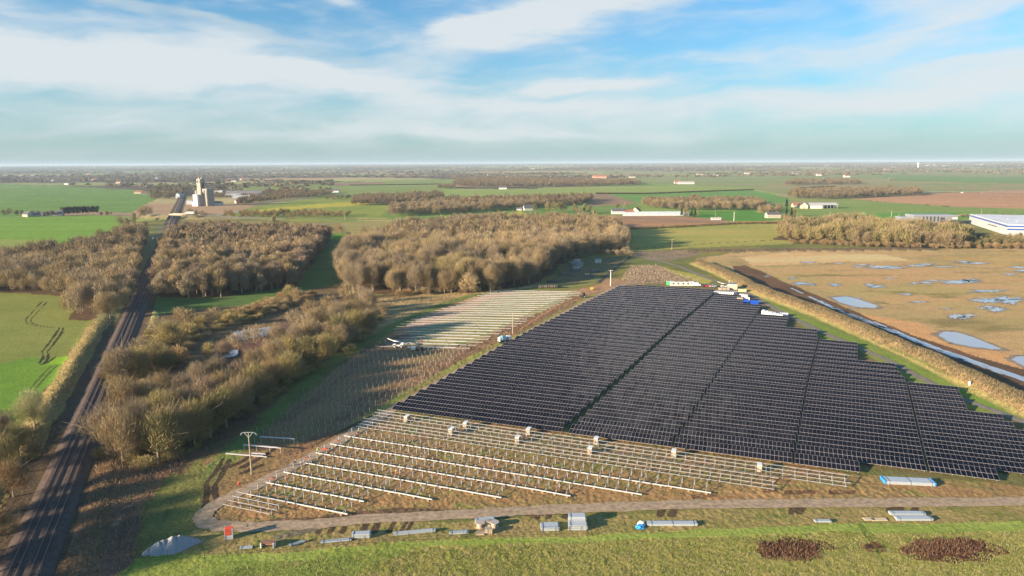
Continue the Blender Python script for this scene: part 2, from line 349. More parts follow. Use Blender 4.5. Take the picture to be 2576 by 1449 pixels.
    P_([(900,548),(1110,553),(1330,548),(1330,552),(1100,558),(900,556)],(.33,.31,.10),edge=2)
    # woodland floors
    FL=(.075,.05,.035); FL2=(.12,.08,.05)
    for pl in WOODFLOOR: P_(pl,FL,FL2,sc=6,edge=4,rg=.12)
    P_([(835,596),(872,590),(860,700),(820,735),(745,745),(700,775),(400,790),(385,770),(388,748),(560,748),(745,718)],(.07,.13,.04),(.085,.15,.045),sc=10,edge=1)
    P_([(790,592),(900,585),(895,600),(830,602)],(.12,.26,.03),edge=1)
    # left crop field
    P_([(-700,745),(0,738),(130,742),(212,752),(178,790),(175,803),(262,808),(242,905),(205,965),(130,1080),(60,1130),(0,1190),(-700,1500)],(.16,.195,.05),(.20,.225,.065),sc=26,asp=2,edge=1.2,seed=13,rg=.03)
    P_([(-700,960),(0,915),(110,912),(215,920),(225,935),(190,990),(100,1105),(0,1180),(-700,1500)],(.11,.22,.03),(.16,.27,.035),sc=20,asp=3,rot=1.1,edge=5,seed=14,rg=.03)
    P_([(120,905),(170,898),(215,915),(110,922)],(.2,.36,.03),edge=2)
    mud=(.035,.035,.02)
    for off in (0,13):
        S_([(106+off,758),(82+off,785),(66+off,803),(72+off,815),(110+off,822),(150+off*.8,825)],.55,mud,edge=.2)
        S_([(150+off*.8,825),(140+off,840),(118+off,870),(106+off,884)],1.3,mud,edge=.5)
        S_([(106+off,884),(108+off,900),(98+off,914)],1.3,mud,edge=.6)
        S_([(130+off,920),(105+off,945),(85+off,968),(60+off*1.2,1000),(35+off*1.2,1030),(18+off,1045)],.8,(.07,.10,.03),edge=.3)
    S_([(78,892),(110,887),(135,880)],.9,mud); S_([(90,917),(115,914),(140,897)],.9,mud); S_([(66,805),(20,806)],.4,(.13,.2,.05))
    S_([(150,826),(260,820)],.35,(.13,.2,.05)); S_([(95,841),(150,832)],.5,(.1,.14,.04))
    # belt floor and scrub
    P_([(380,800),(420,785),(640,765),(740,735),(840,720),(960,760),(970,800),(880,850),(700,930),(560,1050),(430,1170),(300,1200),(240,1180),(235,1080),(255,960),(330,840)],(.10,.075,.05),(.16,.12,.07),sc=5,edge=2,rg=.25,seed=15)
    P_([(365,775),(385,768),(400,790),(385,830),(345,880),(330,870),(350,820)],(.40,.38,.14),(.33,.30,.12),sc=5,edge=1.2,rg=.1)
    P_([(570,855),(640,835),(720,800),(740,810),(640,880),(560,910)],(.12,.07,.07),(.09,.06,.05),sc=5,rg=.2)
    # dry rough ground right of the belt
    P_([(900,790),(960,745),(1080,722),(1200,735),(1290,725),(1400,712),(1420,722),(1300,735),(1160,755),(1060,790),(960,850),(900,860)],TAN,(.22,.16,.09),sc=9,asp=2,edge=3,rg=.3,seed=16,c3=(.45,.37,.2))
    P_([(430,1180),(560,1060),(720,940),(880,860),(960,840),(960,855),(850,930),(720,1030),(600,1110),(480,1200)],(.11,.08,.055),(.16,.12,.07),sc=7,asp=3,rot=.6,edge=2,rg=.2,seed=17)  # scrub beside the belt, the trees' shade painted into its dark brown
    # left bottom scrub
    P_([(150,1449),(200,1320),(235,1200),(250,1110),(330,1170),(450,1130),(470,1160),(400,1230),(370,1300),(360,1380),(310,1480),(150,1600)],(.24,.16,.10),(.15,.11,.07),sc=5,asp=2,rot=1.1,edge=2,rg=.25,seed=18,c3=(.17,.11,.10))
    P_([(270,1330),(300,1270),(360,1255),(375,1320),(350,1400),(290,1460),(240,1449)],(.20,.12,.11),(.14,.10,.08),sc=4,edge=2,rg=.3,c3=(.28,.2,.14))
    P_([(420,1170),(500,1130),(520,1150),(440,1200),(300,1230),(300,1200)],(.25,.12,.08),(.14,.09,.07),sc=4,rg=.35)
    P_([(-200,1449),(-100,1250),(0,1130),(80,1115),(200,1060),(215,1070),(120,1230),(40,1330),(-10,1449),(-100,1700),(-500,1700)],(.14,.11,.06),(.09,.08,.045),sc=5,edge=2,rg=.5,seed=19)
    P_([(268,812),(296,803),(285,850),(248,945),(210,1010),(150,1085),(108,1112),(100,1095),(150,1045),(215,960),(240,900)],(.46,.36,.19),(.34,.28,.12),sc=4,edge=1,rg=.35,seed=20)
    # site soil left of the gravel track
    P_([(500,1290),(520,1170),(640,1085),(760,985),(905,890),(1000,840),(1140,790),(1240,742),(1460,728),(1560,715),(1480,752),(1330,830),(1180,915),(1000,1015),(860,1105),(700,1195),(560,1260),(520,1300)],(.25,.16,.095),(.20,.15,.075),sc=7,asp=2.5,rot=.4,edge=1.5,rg=.12,seed=22,c3=(.30,.17,.11))
    P_([(1000,840),(1140,790),(1240,742),(1460,730),(1440,745),(1290,825),(1180,872),(960,872)],(.20,.22,.08),(.30,.26,.14),sc=6,asp=3,rot=-.4,edge=2,rg=.08,c3=(.13,.17,.05))
    P_([(960,855),(1040,800),(1110,770),(1200,745),(1290,732),(1310,737),(1240,752),(1150,790),(1070,820),(990,850)],(.34,.21,.12),(.27,.17,.10),sc=8,asp=3,rot=.4,edge=1.2,rg=.05)
    P_([(700,1060),(860,945),(960,860),(1030,835),(1050,845),(960,880),(880,950),(740,1060),(620,1130),(560,1180),(520,1180)],(.18,.115,.075),(.24,.155,.10),sc=4,asp=3,rot=.5,edge=2,rg=.25,seed=23)
    S_([(470,1240),(560,1160),(660,1070),(760,975),(860,895),(960,840),(1040,798),(1120,765),(1200,742),(1330,728),(1450,722)],7,(.14,.19,.06),(.12,.14,.05),edge=1,soft=1.5)
    # churned strip beside the array
    P_([(1460,735),(1500,728),(1400,795),(1300,850),(1180,905),(1060,975),(960,1020),(850,1080),(760,1140),(700,1150),(900,1010),(1040,935),(1150,880),(1290,815)],(.22,.15,.09),(.16,.10,.065),sc=3,asp=2,rot=.5,edge=1.5,rg=.3,seed=24,c3=(.33,.20,.12))
    S_([(1500,742),(1400,795),(1330,832),(1230,880),(1130,935),(1010,1000),(900,1070)],4.5,(.24,.27,.07),(.2,.17,.08),edge=1,soft=1)
    S_([(1540,722),(1450,745),(1350,800),(1275,855)],1.2,(.34,.19,.11),edge=.5)
    P_([(1560,700),(1600,705),(1620,718),(1560,722),(1470,742),(1440,740),(1500,715),(1530,700)],(.36,.22,.14),(.28,.18,.11),sc=5,edge=2,rg=.15)
    P_([(1380,722),(1420,700),(1530,697),(1520,705),(1440,722)],(.27,.24,.10),(.2,.2,.07),sc=8,rg=.1)
    # treatment-works lawn
    P_([(1380,712),(1430,660),(1500,648),(1585,645),(1560,665),(1500,700),(1440,712)],(.13,.14,.06),(.16,.13,.08),sc=8,edge=1.5)
    P_([(1560,705),(1585,668),(1650,665),(1700,685),(1770,706),(1740,713),(1600,713)],(.26,.19,.13),(.19,.15,.11),sc=4,edge=2,rg=.3,c3=(.34,.27,.17),seed=26)
    P_([(1590,632),(1735,628),(1760,640),(1690,655),(1640,655)],(.22,.18,.14),(.17,.14,.10),sc=4,rg=.4)
    P_([(1665,673),(1740,688),(1800,706),(1770,714),(1700,690)],(.36,.33,.09),(.28,.28,.07),sc=6,edge=1)
    P_([(1580,650),(1650,655),(1700,672),(1650,668),(1590,668)],(.12,.15,.05),edge=1.5)
    # ------- right: cleared wet ground
    P_([(1750,650),(1850,636),(2330,628),(2576,622),(3200,620),(3200,1300),(2576,1000),(2300,868),(2000,745),(1850,690)],(.42,.29,.16),(.30,.25,.12),sc=26,asp=2.6,edge=3,rg=.12,seed=27,c3=(.20,.17,.08))
    P_([(1880,672),(2100,668),(2576,672),(3000,700),(3000,800),(2576,790),(2200,760),(2050,730)],(.34,.28,.13),(.42,.28,.15),sc=20,asp=3,edge=5,rg=.1,seed=28,c3=(.17,.16,.06))
    P_([(1860,648),(1960,637),(2230,640),(2300,655),(2100,660),(1900,668)],(.60,.46,.27),(.50,.34,.18),sc=14,asp=6,edge=3,seed=29)
    P_([(2290,650),(2400,640),(2576,630),(2900,625),(2900,680),(2576,668),(2400,662)],(.30,.24,.11),(.42,.30,.14),sc=12,asp=3,rg=.25,edge=3)
    S_([(2320,640),(2460,655),(2620,690)],3,(.45,.26,.1),soft=2)
    P_([(2100,800),(2150,785),(2300,812),(2420,850),(2576,905),(2700,950),(2700,1010),(2576,935),(2400,880),(2250,835)],(.50,.30,.15),(.42,.26,.14),sc=8,asp=3,rot=-.5,edge=2,seed=30)
    P_([(1840,668),(1880,668),(2010,725),(2130,775),(2300,845),(2450,895),(2576,930),(2800,1010),(2800,1100),(2576,985),(2400,920),(2200,838),(2000,750),(1850,690)],(.14,.085,.055),(.10,.065,.045),sc=9,asp=3,rot=-.6,edge=1,rg=.06,seed=31)  # wet strip along the bank, painted darker for the bank's cast shade
    P_([(1860,728),(1900,742),(2100,822),(2300,912),(2576,1050),(2850,1190),(2850,1400),(2500,1215),(2000,1160),(1990,800),(1880,740)],(.18,.23,.06),(.14,.20,.05),sc=6,asp=4,rot=-.75,edge=.5,rg=.06,seed=34)
    # reed bank and grass strip
    d=pldist(x,y,BERMC)+e1*7; m=(r<900)&(d<6.6)&(x>60); put(m,(.27,.195,.11),(.21,.155,.085),sc=2.2,rg=.35,seed=32,c3=(.15,.15,.08))
    d2=pldist(x,y,BERM2); m=(r<900)&(d2<9)&(x>60); put(m,(.17,.12,.09),(.11,.085,.06),sc=3,rg=.8,seed=33,c3=(.12,.14,.05))
    m=(pldist(x,y,BERM+_bn*(-1.6))+e1*2<1.5)&(r<900)&(x>60); put(m,(.36,.31,.13),(.28,.26,.10),sc=3,rg=.15)
    S_([(1905,757),(2000,794),(2100,836),(2200,880),(2300,927),(2420,985),(2576,1062),(2700,1120)],3.2,(.14,.24,.04),(.2,.25,.06),soft=.8)
    # under the array
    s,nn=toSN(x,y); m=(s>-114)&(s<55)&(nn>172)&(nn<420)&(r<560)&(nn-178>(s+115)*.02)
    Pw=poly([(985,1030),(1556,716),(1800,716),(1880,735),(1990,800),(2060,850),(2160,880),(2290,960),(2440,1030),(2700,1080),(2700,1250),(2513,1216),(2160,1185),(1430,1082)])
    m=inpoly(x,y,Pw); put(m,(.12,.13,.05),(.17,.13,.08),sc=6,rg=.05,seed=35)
    # rack area
    P_([(960,1040),(1430,1085),(2160,1190),(2513,1218),(2700,1240),(2700,1262),(2576,1260),(2200,1262),(1500,1278),(1000,1310),(560,1322),(520,1290),(700,1198),(860,1110)],(.22,.17,.08),(.27,.17,.09),sc=4,asp=2,rot=-.3,edge=.8,rg=.22,seed=36,c3=(.16,.18,.06))
    P_([(545,1318),(700,1300),(900,1285),(1200,1275),(1500,1272),(1500,1279),(1000,1308),(700,1325),(560,1328)],(.10,.07,.05),(.15,.10,.07),sc=4,asp=3,edge=1.5,rg=.2)
    P_([(1780,1240),(2100,1215),(2300,1225),(2250,1245),(1900,1262)],(.29,.19,.10),(.22,.17,.08),sc=3,asp=4,edge=2,rg=.3,seed=37)
    # verge below the track
    P_([(330,1400),(480,1330),(560,1345),(900,1322),(1300,1300),(1700,1285),(2200,1275),(2900,1270),(2900,1330),(2200,1325),(1500,1345),(900,1385),(400,1430)],(.20,.19,.07),(.26,.21,.10),sc=5,edge=1,rg=.16,seed=38,c3=(.12,.15,.04))
    P_([(360,1330),(420,1250),(480,1190),(520,1150),(505,1290),(510,1325),(470,1350),(400,1400),(340,1420)],(.16,.17,.06),(.11,.12,.045),sc=5,asp=2,rot=.9,edge=1.5,rg=.14,seed=39)
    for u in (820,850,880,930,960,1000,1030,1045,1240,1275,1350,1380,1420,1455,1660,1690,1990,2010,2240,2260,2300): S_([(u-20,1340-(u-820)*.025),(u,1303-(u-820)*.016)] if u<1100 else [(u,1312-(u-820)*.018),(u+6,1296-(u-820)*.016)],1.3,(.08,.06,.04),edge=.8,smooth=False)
    for k in range(7): S_([(700+8*k,1352-k),(770+12*k,1325-k)],1.0,(.14,.13,.10),edge=1.2,smooth=False)
    # meadow at the bottom
    P_([(250,1475),(330,1420),(500,1398),(900,1375),(1200,1356),(1700,1335),(2200,1318),(2900,1305),(2900,1900),(0,1900)],(.19,.26,.06),(.24,.30,.08),sc=4,asp=2,edge=.8,rg=.08,seed=40)
    P_([(330,1475),(600,1420),(1000,1385),(1400,1362),(1800,1350),(2200,1340),(2900,1330),(2900,2300),(0,2300),(150,1600)],(.26,.24,.08),(.18,.20,.05),sc=2.0,edge=1,rg=.22,seed=41,c3=(.32,.27,.13))
    P_([(250,1500),(330,1425),(560,1400),(900,1388),(1100,1400),(900,1440),(700,1600),(200,1800)],(.16,.22,.05),(.20,.24,.06),sc=5,edge=4,rg=.12,seed=42)
    S_([(2180,1345),(2205,1380),(2220,1410),(2222,1449)],.5,(.08,.13,.03)); S_([(2165,1320),(2180,1345)],.3,(.12,.18,.04))
    # bramble beds
    for cu,cv_,ru,rv in ((1995,1388,84,27),(2370,1378,120,26),(2195,1381,28,12)):
        pts=[(cu+ru*math.cos(a)*(1+.08*math.sin(5*a+cu)),cv_+rv*math.sin(a)*(1+.1*math.sin(3*a))) for a in np.linspace(0,2*math.pi,26)[:-1]]
        P_(pts,(.10,.045,.028),(.07,.035,.025),sc=1.3,edge=3.0,rg=.3,seed=43,c3=(.18,.10,.06))
    # tracks made by vehicles on the site
    for pts in ([(560,1155),(540,1190),(520,1215),(522,1240),(515,1262)],[(575,1158),(555,1200),(540,1225),(545,1255)],[(520,1260),(505,1290)],[(640,1140),(600,1165),(560,1180)],[(660,1170),(610,1190)],[(690,1130),(640,1160),(610,1175)]):
        S_(pts,1.3,(.06,.045,.035),edge=.7)
    for k in range(22):
        a=random.random(); u=1180-a*330; v=925+a*165; S_([(u,v),(u-30,v+14),(u-60,v+30)],.7,(.10,.065,.045),edge=.6)
    for cu,cv_,w in ((1350,1290,60),(1400,1235,40),(2010,1235,70),(1925,1232,60),(1770,1245,60),(2120,1235,60),(1310,1240,40)):
        for k in range(5): S_([(cu-w/2,cv_+k*2),(cu,cv_+3*math.sin(k)+k*2),(cu+w/2,cv_+k)],.5,(.13,.08,.05),edge=.8)
    # rail formation
    o=rail_off(x,y); t=rail_t(x,y); m=(np.abs(o+1)<9.5)&(r<1900)&(t>-80); put(m,(.07,.055,.045),(.10,.075,.05),sc=5,rg=.1,seed=44)
    m=(o+e2*3<-9.5)&(o+e1*4>-18.5)&(t>62)&(t<252); put(m,(.26,.20,.10),(.19,.16,.07),sc=2.5,asp=2,rot=1.1,rg=.5,seed=20,c3=(.15,.17,.06))
    m=(o+e1*2<13)&(o+e1*2>6)&(r<330)&(t>-80); put(m,(.13,.09,.055),(.19,.12,.08),sc=4,rg=.3,seed=45)
    o2=(o<-7)&(o+e1*4>-17)&(t>240)&(r<1000); put(o2,(.12,.15,.07),(.15,.15,.09),sc=6)
    # relief
    z=height(x,y)
    res=np.maximum(r*.0014,.15); fade=np.clip(1.6/(r*.004+.3),0,1)
    rel=(fbm(x/.85,y/.85,51,2,.6)-.5)*1.15+(fbm(x/3.2,y/3.2,55,2)-.5)*.7
    z=z+rel*rough*np.where(r<1100,fade**.5,0)*1.0
    m=(np.abs(o)<6)&(t>-80)&(r<1900); z[m]=np.minimum(z[m],.02)
    # value variation that belongs to the soil and plants themselves
    C*= (.86+.28*fbm(x/2.2,y/2.2,61,3))[:,None]*1.22
    C=np.minimum(C,.62); C[:,0]*=1.06; C[:,1]*=.98; C[:,2]*=.80
    na=len(az); nr=len(rr); I=np.arange(n).reshape(nr,na)
    F=np.stack([I[:-1,:-1],I[:-1,1:],I[1:,1:],I[1:,:-1]],-1).reshape(-1,4)
    m=bpy.data.materials.new('ground'); m.use_nodes=True; nt=m.node_tree; b=nt.nodes['Principled BSDF']; b.inputs['Roughness'].default_value=.95; b.inputs['Specular IOR Level'].default_value=.1
    at=nt.nodes.new('ShaderNodeAttribute'); at.attribute_name='Col'; tc=nt.nodes.new('ShaderNodeNewGeometry')
    n1=nt.nodes.new('ShaderNodeTexNoise'); n1.inputs['Scale'].default_value=1.3; n1.inputs['Detail'].default_value=5; n1.inputs['Roughness'].default_value=.65; nt.links.new(tc.outputs['Position'],n1.inputs['Vector'])
    mr=nt.nodes.new('ShaderNodeMapRange'); mr.inputs[1].default_value=.3; mr.inputs[2].default_value=.7; mr.inputs[3].default_value=.62; mr.inputs[4].default_value=1.38; nt.links.new(n1.outputs['Fac'],mr.inputs[0])
    mx=nt.nodes.new('ShaderNodeVectorMath'); mx.operation='SCALE'; nt.links.new(at.outputs['Color'],mx.inputs[0]); nt.links.new(mr.outputs[0],mx.inputs['Scale']); nt.links.new(mx.outputs[0],b.inputs['Base Color'])
    bp=nt.nodes.new('ShaderNodeBump'); bp.inputs['Strength'].default_value=.55; bp.inputs['Distance'].default_value=.35; nt.links.new(n1.outputs['Fac'],bp.inputs['Height']); nt.links.new(bp.outputs[0],b.inputs['Normal'])
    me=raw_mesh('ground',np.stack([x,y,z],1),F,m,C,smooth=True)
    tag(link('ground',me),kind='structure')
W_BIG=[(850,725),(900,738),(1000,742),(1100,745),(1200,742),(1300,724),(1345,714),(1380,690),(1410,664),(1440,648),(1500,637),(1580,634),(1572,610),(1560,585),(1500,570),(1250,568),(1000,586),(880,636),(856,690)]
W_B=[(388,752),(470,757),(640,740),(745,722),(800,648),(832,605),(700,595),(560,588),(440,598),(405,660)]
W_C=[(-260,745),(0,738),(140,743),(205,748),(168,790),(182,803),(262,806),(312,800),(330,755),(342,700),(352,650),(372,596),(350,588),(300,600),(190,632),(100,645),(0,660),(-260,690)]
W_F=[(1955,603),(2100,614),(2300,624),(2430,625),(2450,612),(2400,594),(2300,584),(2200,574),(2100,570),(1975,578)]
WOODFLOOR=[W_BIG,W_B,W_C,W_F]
build_ground()

# ------------------------------------------------------------------ trees
ORD=['','first','second','third','fourth','fifth','sixth','seventh','eighth','ninth','tenth','eleventh','twelfth','thirteenth','fourteenth','fifteenth','sixteenth','seventeenth','eighteenth','nineteenth']
TENS={2:'twent',3:'thirt',4:'fort',5:'fift',6:'sixt',7:'sevent',8:'eight',9:'ninet'}
def ordw(n):
    if n<20: return ORD[n]
    if n>=100: return 'hundred and '+ordw(n-100) if n>100 else 'hundredth'
    t,u=divmod(n,10); return TENS[t]+('ieth' if u==0 else 'y-'+ORD[u])
KCOL={'oak':((.38,.29,.155),(.25,.185,.10)),'grey':((.35,.28,.175),(.23,.175,.11)),'olive':((.38,.315,.135),(.25,.20,.08)),'rose':((.35,.255,.17),(.23,.165,.11)),
      'ivy':((.14,.14,.05),(.33,.26,.13)),'conifer':((.035,.06,.02),(.025,.045,.02)),'pale':((.42,.41,.20),(.33,.31,.15)),'rust':((.38,.25,.12),(.26,.18,.09))}
def crown(kind,shape,rng,ntw,tl,tw):
    """unit tree: base at origin, height 1. returns verts (m,3) of single triangles, colours"""
    if shape=='round': nl=10; rad=.24; zc=.56; zr=.27; lr=.22
    elif shape=='tall': nl=8; rad=.14; zc=.58; zr=.32; lr=.15
    elif shape=='poplar': nl=9; rad=.05; zc=.52; zr=.42; lr=.10
    elif shape=='cone': nl=10; rad=.10; zc=.45; zr=.40; lr=.13
    else: nl=8; rad=.38; zc=.48; zr=.22; lr=.30      # shrub
    lob=[]
    for i in range(nl):
        a=rng.uniform(0,2*math.pi); t=(i+.5)/nl; zz=zc+zr*(2*t-1)*rng.uniform(.7,1); k=math.sqrt(max(.05,1-((zz-zc)/(zr*1.15))**2)); q=rad*k*rng.uniform(.55,1)
        if shape=='cone': q=rad*(1.15-t)*rng.uniform(.3,1)
        lob.append((math.cos(a)*q,math.sin(a)*q,zz,lr*rng.uniform(.8,1.2)*((1.25-t) if shape=='cone' else 1)))
    lob.append((0,0,zc+zr*.75,lr*(.5 if shape in('cone','poplar') else 1)))
    lob=np.array(lob); li=rng.integers(0,len(lob),ntw); L=lob[li]
    d=rng.normal(size=(ntw,3)); d/=np.linalg.norm(d,axis=1)[:,None]; rr=rng.uniform(.1,1.12,ntw)**.62
    p=L[:,:3]+d*(L[:,3]*rr)[:,None]
    o=p-np.array([0,0,.22]); o/=np.linalg.norm(o,axis=1)[:,None]
    g=o*1.0+rng.normal(size=(ntw,3))*.33+np.array([0,0,.30]); g/=np.linalg.norm(g,axis=1)[:,None]
    ln=tl*rng.uniform(.5,1.3,ntw); side=np.cross(g,rng.normal(size=(ntw,3))); side/=np.linalg.norm(side,axis=1)[:,None]
    w=tw*rng.uniform(.6,1.4,ntw)
    a=p-g*(ln*.5)[:,None]; V=np.stack([a-side*(w/2)[:,None],a+side*(w/2)[:,None],p+g*(ln*.5)[:,None]],1)
    V[:,:,2]=np.maximum(V[:,:,2],.01)
    c1,c2=KCOL[kind]; f=np.clip(rng.normal(.5,.3,ntw),0,1)
    if kind=='ivy': f=(rng.random(ntw)<.55)*1.0
    col=np.array(c1)*f[:,None]+np.array(c2)*(1-f)[:,None]; col=col*rng.uniform(.75,1.2,ntw)[:,None]
    return V.reshape(-1,3),np.repeat(col,3,0),lob
def limbs(shape,lob,rng,seg=5):
    mb=MB(); top=.78 if shape in('poplar','cone') else .5
    if shape=='shrub': top=.3
    tr=.018 if shape!='shrub' else .03
    mb.cyl((0,0,-.02),(0,0,top*.5),tr*1.25,tr*.9,7); mb.cyl((0,0,top*.5),(.01,.01,top),tr*.9,tr*.45,6)
    if shape!='cone':
        for l in lob[:10]:
            z0=top*rng.uniform(.35,.9); m=(l[0]*.45,l[1]*.45,z0+(l[2]-z0)*.5)
            mb.cyl((0,0,z0),m,tr*.6,tr*.42,5); mb.cyl(m,(l[0]*1.15,l[1]*1.15,l[2]+l[3]*.6),tr*.42,tr*.12,4)
            for k in range(5):
                d=rng.normal(size=3)*l[3]*.8; d[2]=abs(d[2]); mb.cyl((l[0]*.8,l[1]*.8,m[2]+(l[2]-m[2])*.7),(l[0]+d[0],l[1]+d[1],l[2]+d[2]),tr*.24,tr*.07,3)
    return mb
TREES=[]     # x,y,h,w,kind,shape,wood
def scatter(pts,sp,h,kinds,wood,shape='round',jit=.45,edge=None,wf=1.0):
    Pw=poly(pts); mn=Pw.min(0); mx=Pw.max(0); xs=np.arange(mn[0],mx[0],sp); ys=np.arange(mn[1],mx[1],sp); X,Y=np.meshgrid(xs,ys)
    X=X+(np.arange(len(ys))%2)[:,None]*sp/2; X=X.ravel()+RNG.uniform(-jit,jit,X.size)*sp; Y=Y.ravel()+RNG.uniform(-jit,jit,Y.size)*sp
    ok=inpoly(X,Y,Pw)
    for x,y in zip(X[ok],Y[ok]):
        q=vn(np.array([x/38]),np.array([y/38]),77)[0]; kk=kinds[min(len(kinds)-1,int((q*.75+random.random()*.25)*len(kinds)))]
        hh=h*random.uniform(.72,1.14)*(.85+.3*vn(np.array([x/25]),np.array([y/25]),78)[0]); TREES.append((x,y,hh,hh*wf*random.uniform(.85,1.15),kk,shape,wood))
def one(u,v,h,kind,shape,wood,wf=1.0):
    g=G(u,v)
    if wood in('belt','leftlow') : h=h*1.15; wf=1.12
    TREES.append((g.x,g.y,h,h*wf,kind,shape,wood))
scatter(W_BIG,7.4,18,['oak','oak','grey','oak','olive'],'big',wf=.85)
scatter(W_B,6.6,16,['grey','rose','oak','grey','rose'],'birch',shape='tall',wf=1.25)
scatter(W_C,7.6,14.5,['oak','grey','oak','grey'],'left',wf=.9)
scatter(W_F,8.0,17,['oak','olive','oak','ivy'],'right',wf=.9)
scatter([(1425,662),(1460,650),(1500,642),(1590,645),(1580,630),(1500,628),(1430,645)],6,5,['grey','oak'],'big',shape='shrub')
# belt by the pond, tree by tree (survey points of the trunk feet)
for u,v,h,k,sh in [(430,874,11,'olive','round'),(395,850,9,'grey','round'),(470,830,10,'oak','round'),(312,972,13,'grey','round'),(282,945,9,'oak','round'),(350,960,11,'olive','round'),(385,940,11,'olive','round'),(420,945,10,'olive','round'),(450,915,7,'rust','shrub'),
    (455,800,5.5,'oak','shrub'),(540,822,9,'oak','round'),(505,815,5,'olive','shrub'),(600,800,6,'oak','shrub'),(640,790,6,'rust','shrub'),(685,775,6,'oak','shrub'),(725,752,8,'olive','round'),(745,760,8,'oak','round'),(580,812,5,'olive','shrub')]: one(u,v,h,k,sh,'belt')
for u,v,h,k,sh in [(270,1140,12,'grey','round'),(312,1068,13,'oak','round'),(310,1162,13,'oak','round'),(355,1130,13,'grey','round'),(365,1060,12,'oak','round'),(400,1165,13,'ivy','round'),(415,1100,13,'olive','round'),(440,1148,13,'oak','round'),(465,1085,13,'grey','round'),
    (490,1120,12,'olive','round'),(510,1050,12,'rose','round'),(530,1100,12,'ivy','round'),(555,1030,12,'oak','round'),(570,1075,12,'olive','round'),(600,1050,12,'oak','round'),(600,985,10,'rose','round'),(640,1010,12,'olive','round'),(650,960,11,'oak','round'),(680,990,11,'rust','round'),
    (545,985,11,'grey','round'),(500,1000,11,'grey','round'),(455,1030,11,'grey','round'),(400,1030,11,'oak','round'),(700,940,12,'oak','round'),(730,965,11,'olive','round'),(765,930,12,'ivy','round'),(745,890,11,'grey','round'),(790,880,12,'oak','round'),(820,910,11,'olive','round'),(845,865,12,'ivy','round'),
    (600,890,9,'oak','round'),(650,874,9,'grey','round'),(690,862,8,'oak','round'),(560,918,9,'rose','round'),(625,868,7,'grey','round'),(530,905,7,'olive','round'),
    (800,835,11,'oak','round'),(860,880,10,'oak','round'),(890,850,12,'olive','round'),(850,820,11,'grey','round'),(900,815,12,'oak','round'),(930,840,11,'oak','round'),(925,790,12,'grey','round'),(880,785,11,'oak','round'),(830,790,10,'oak','round'),(780,800,9,'oak','round'),(740,830,9,'grey','round'),(700,880,10,'grey','round'),(960,800,8,'oak','round'),(870,755,10,'oak','round'),(905,765,10,'grey','round')]: one(u,v,h,k,sh,'belt')
for u,v,h,k,sh in [(90,1092,10.5,'pale','round'),(15,1130,10,'grey','round'),(50,1160,9,'olive','round'),(5,1200,10,'olive','round'),(-40,1180,11,'oak','round'),(70,1120,4,'ivy','shrub'),(35,1250,8,'rust','round'),(-20,1300,8,'olive','round'),(90,1150,4,'oak','shrub'),(20,1330,4,'rust','shrub'),(-70,1400,10,'oak','round'),(-130,1470,11,'oak','round'),(-150,1380,11,'grey','round'),(-210,1540,11,'oak','round'),(-260,1460,12,'grey','round'),(-110,1320,10,'olive','round')]: one(u,v,h,k,sh,'leftlow')
scatter([(262,1150),(300,1060),(400,1010),(520,985),(640,955),(740,860),(840,790),(940,775),(955,800),(880,860),(760,940),(660,1010),(560,1070),(430,1160),(330,1168)],8.5,8.5,['oak','grey','olive','rose'],'belt',wf=1.5)
scatter([(262,955),(330,900),(400,860),(470,835),(480,860),(430,930),(390,955),(300,980)],8,7,['oak','olive','grey'],'belt',wf=1.5)
scatter([(245,1165),(262,1060),(380,1000),(520,975),(640,935),(740,850),(840,780),(940,760),(965,800),(890,880),(760,960),(660,1030),(560,1090),(430,1180),(330,1190)],5.2,3.4,['oak','olive','oak'],'belt',shape='shrub',wf=1.5)
scatter([(245,960),(330,880),(380,830),(480,815),(640,770),(740,735),(800,745),(700,790),(560,830),(490,870),(430,940),(400,970),(300,990)],4.5,3.2,['olive','oak','rust'],'belt',shape='shrub',wf=1.5)
# line of tall trees between the bright field and the railway
for u,v,h,k,sh in [(303,570,14,'oak','round'),(322,578,15,'oak','tall'),(338,566,17,'oak','tall'),(352,556,20,'oak','round'),(368,550,21,'oak','round'),(380,545,17,'oak','round'),(330,592,10,'rust','shrub'),(350,580,8,'rust','shrub'),(366,568,7,'rust','shrub'),(395,556,6,'grey','shrub')]: one(u,v,h,k,sh,'railside')
for u,v,h,k,sh in [(690,585,21,'oak','poplar'),(700,588,17,'oak','poplar'),(718,585,14,'ivy','round'),(705,580,13,'oak','round'),(575,572,11,'ivy','round'),(600,580,7,'oak','round'),(540,590,6,'oak','round'),(855,590,12,'rust','round'),(835,588,10,'olive','round'),(1075,572,3,'ivy','shrub'),(880,598,7,'oak','shrub'),(655,588,9,'ivy','round'),(630,590,9,'oak','round'),(450,568,5,'grey','shrub')]: one(u,v,h,k,sh,'road')
scatter([(560,549),(880,549),(882,542),(720,538),(560,541)],13,10,['oak','rust','ivy'],'road',wf=1.1)
scatter([(470,552),(520,552),(520,540),(470,538)],12,9,['oak'],'road',wf=1.1)
scatter([(2430,626),(2520,622),(2640,616),(2640,604),(2520,602),(2420,606)],7,7.5,['oak','ivy','rust'],'right',wf=1.1)
scatter([(1962,612),(2150,622),(2450,628),(2620,626),(2620,620),(2400,620),(2100,612)],6,5,['rust','oak'],'right',shape='shrub')
scatter([(1000,748),(1280,734),(1290,728),(1100,736),(1000,738)],6,4.5,['rust','oak'],'big',shape='shrub')
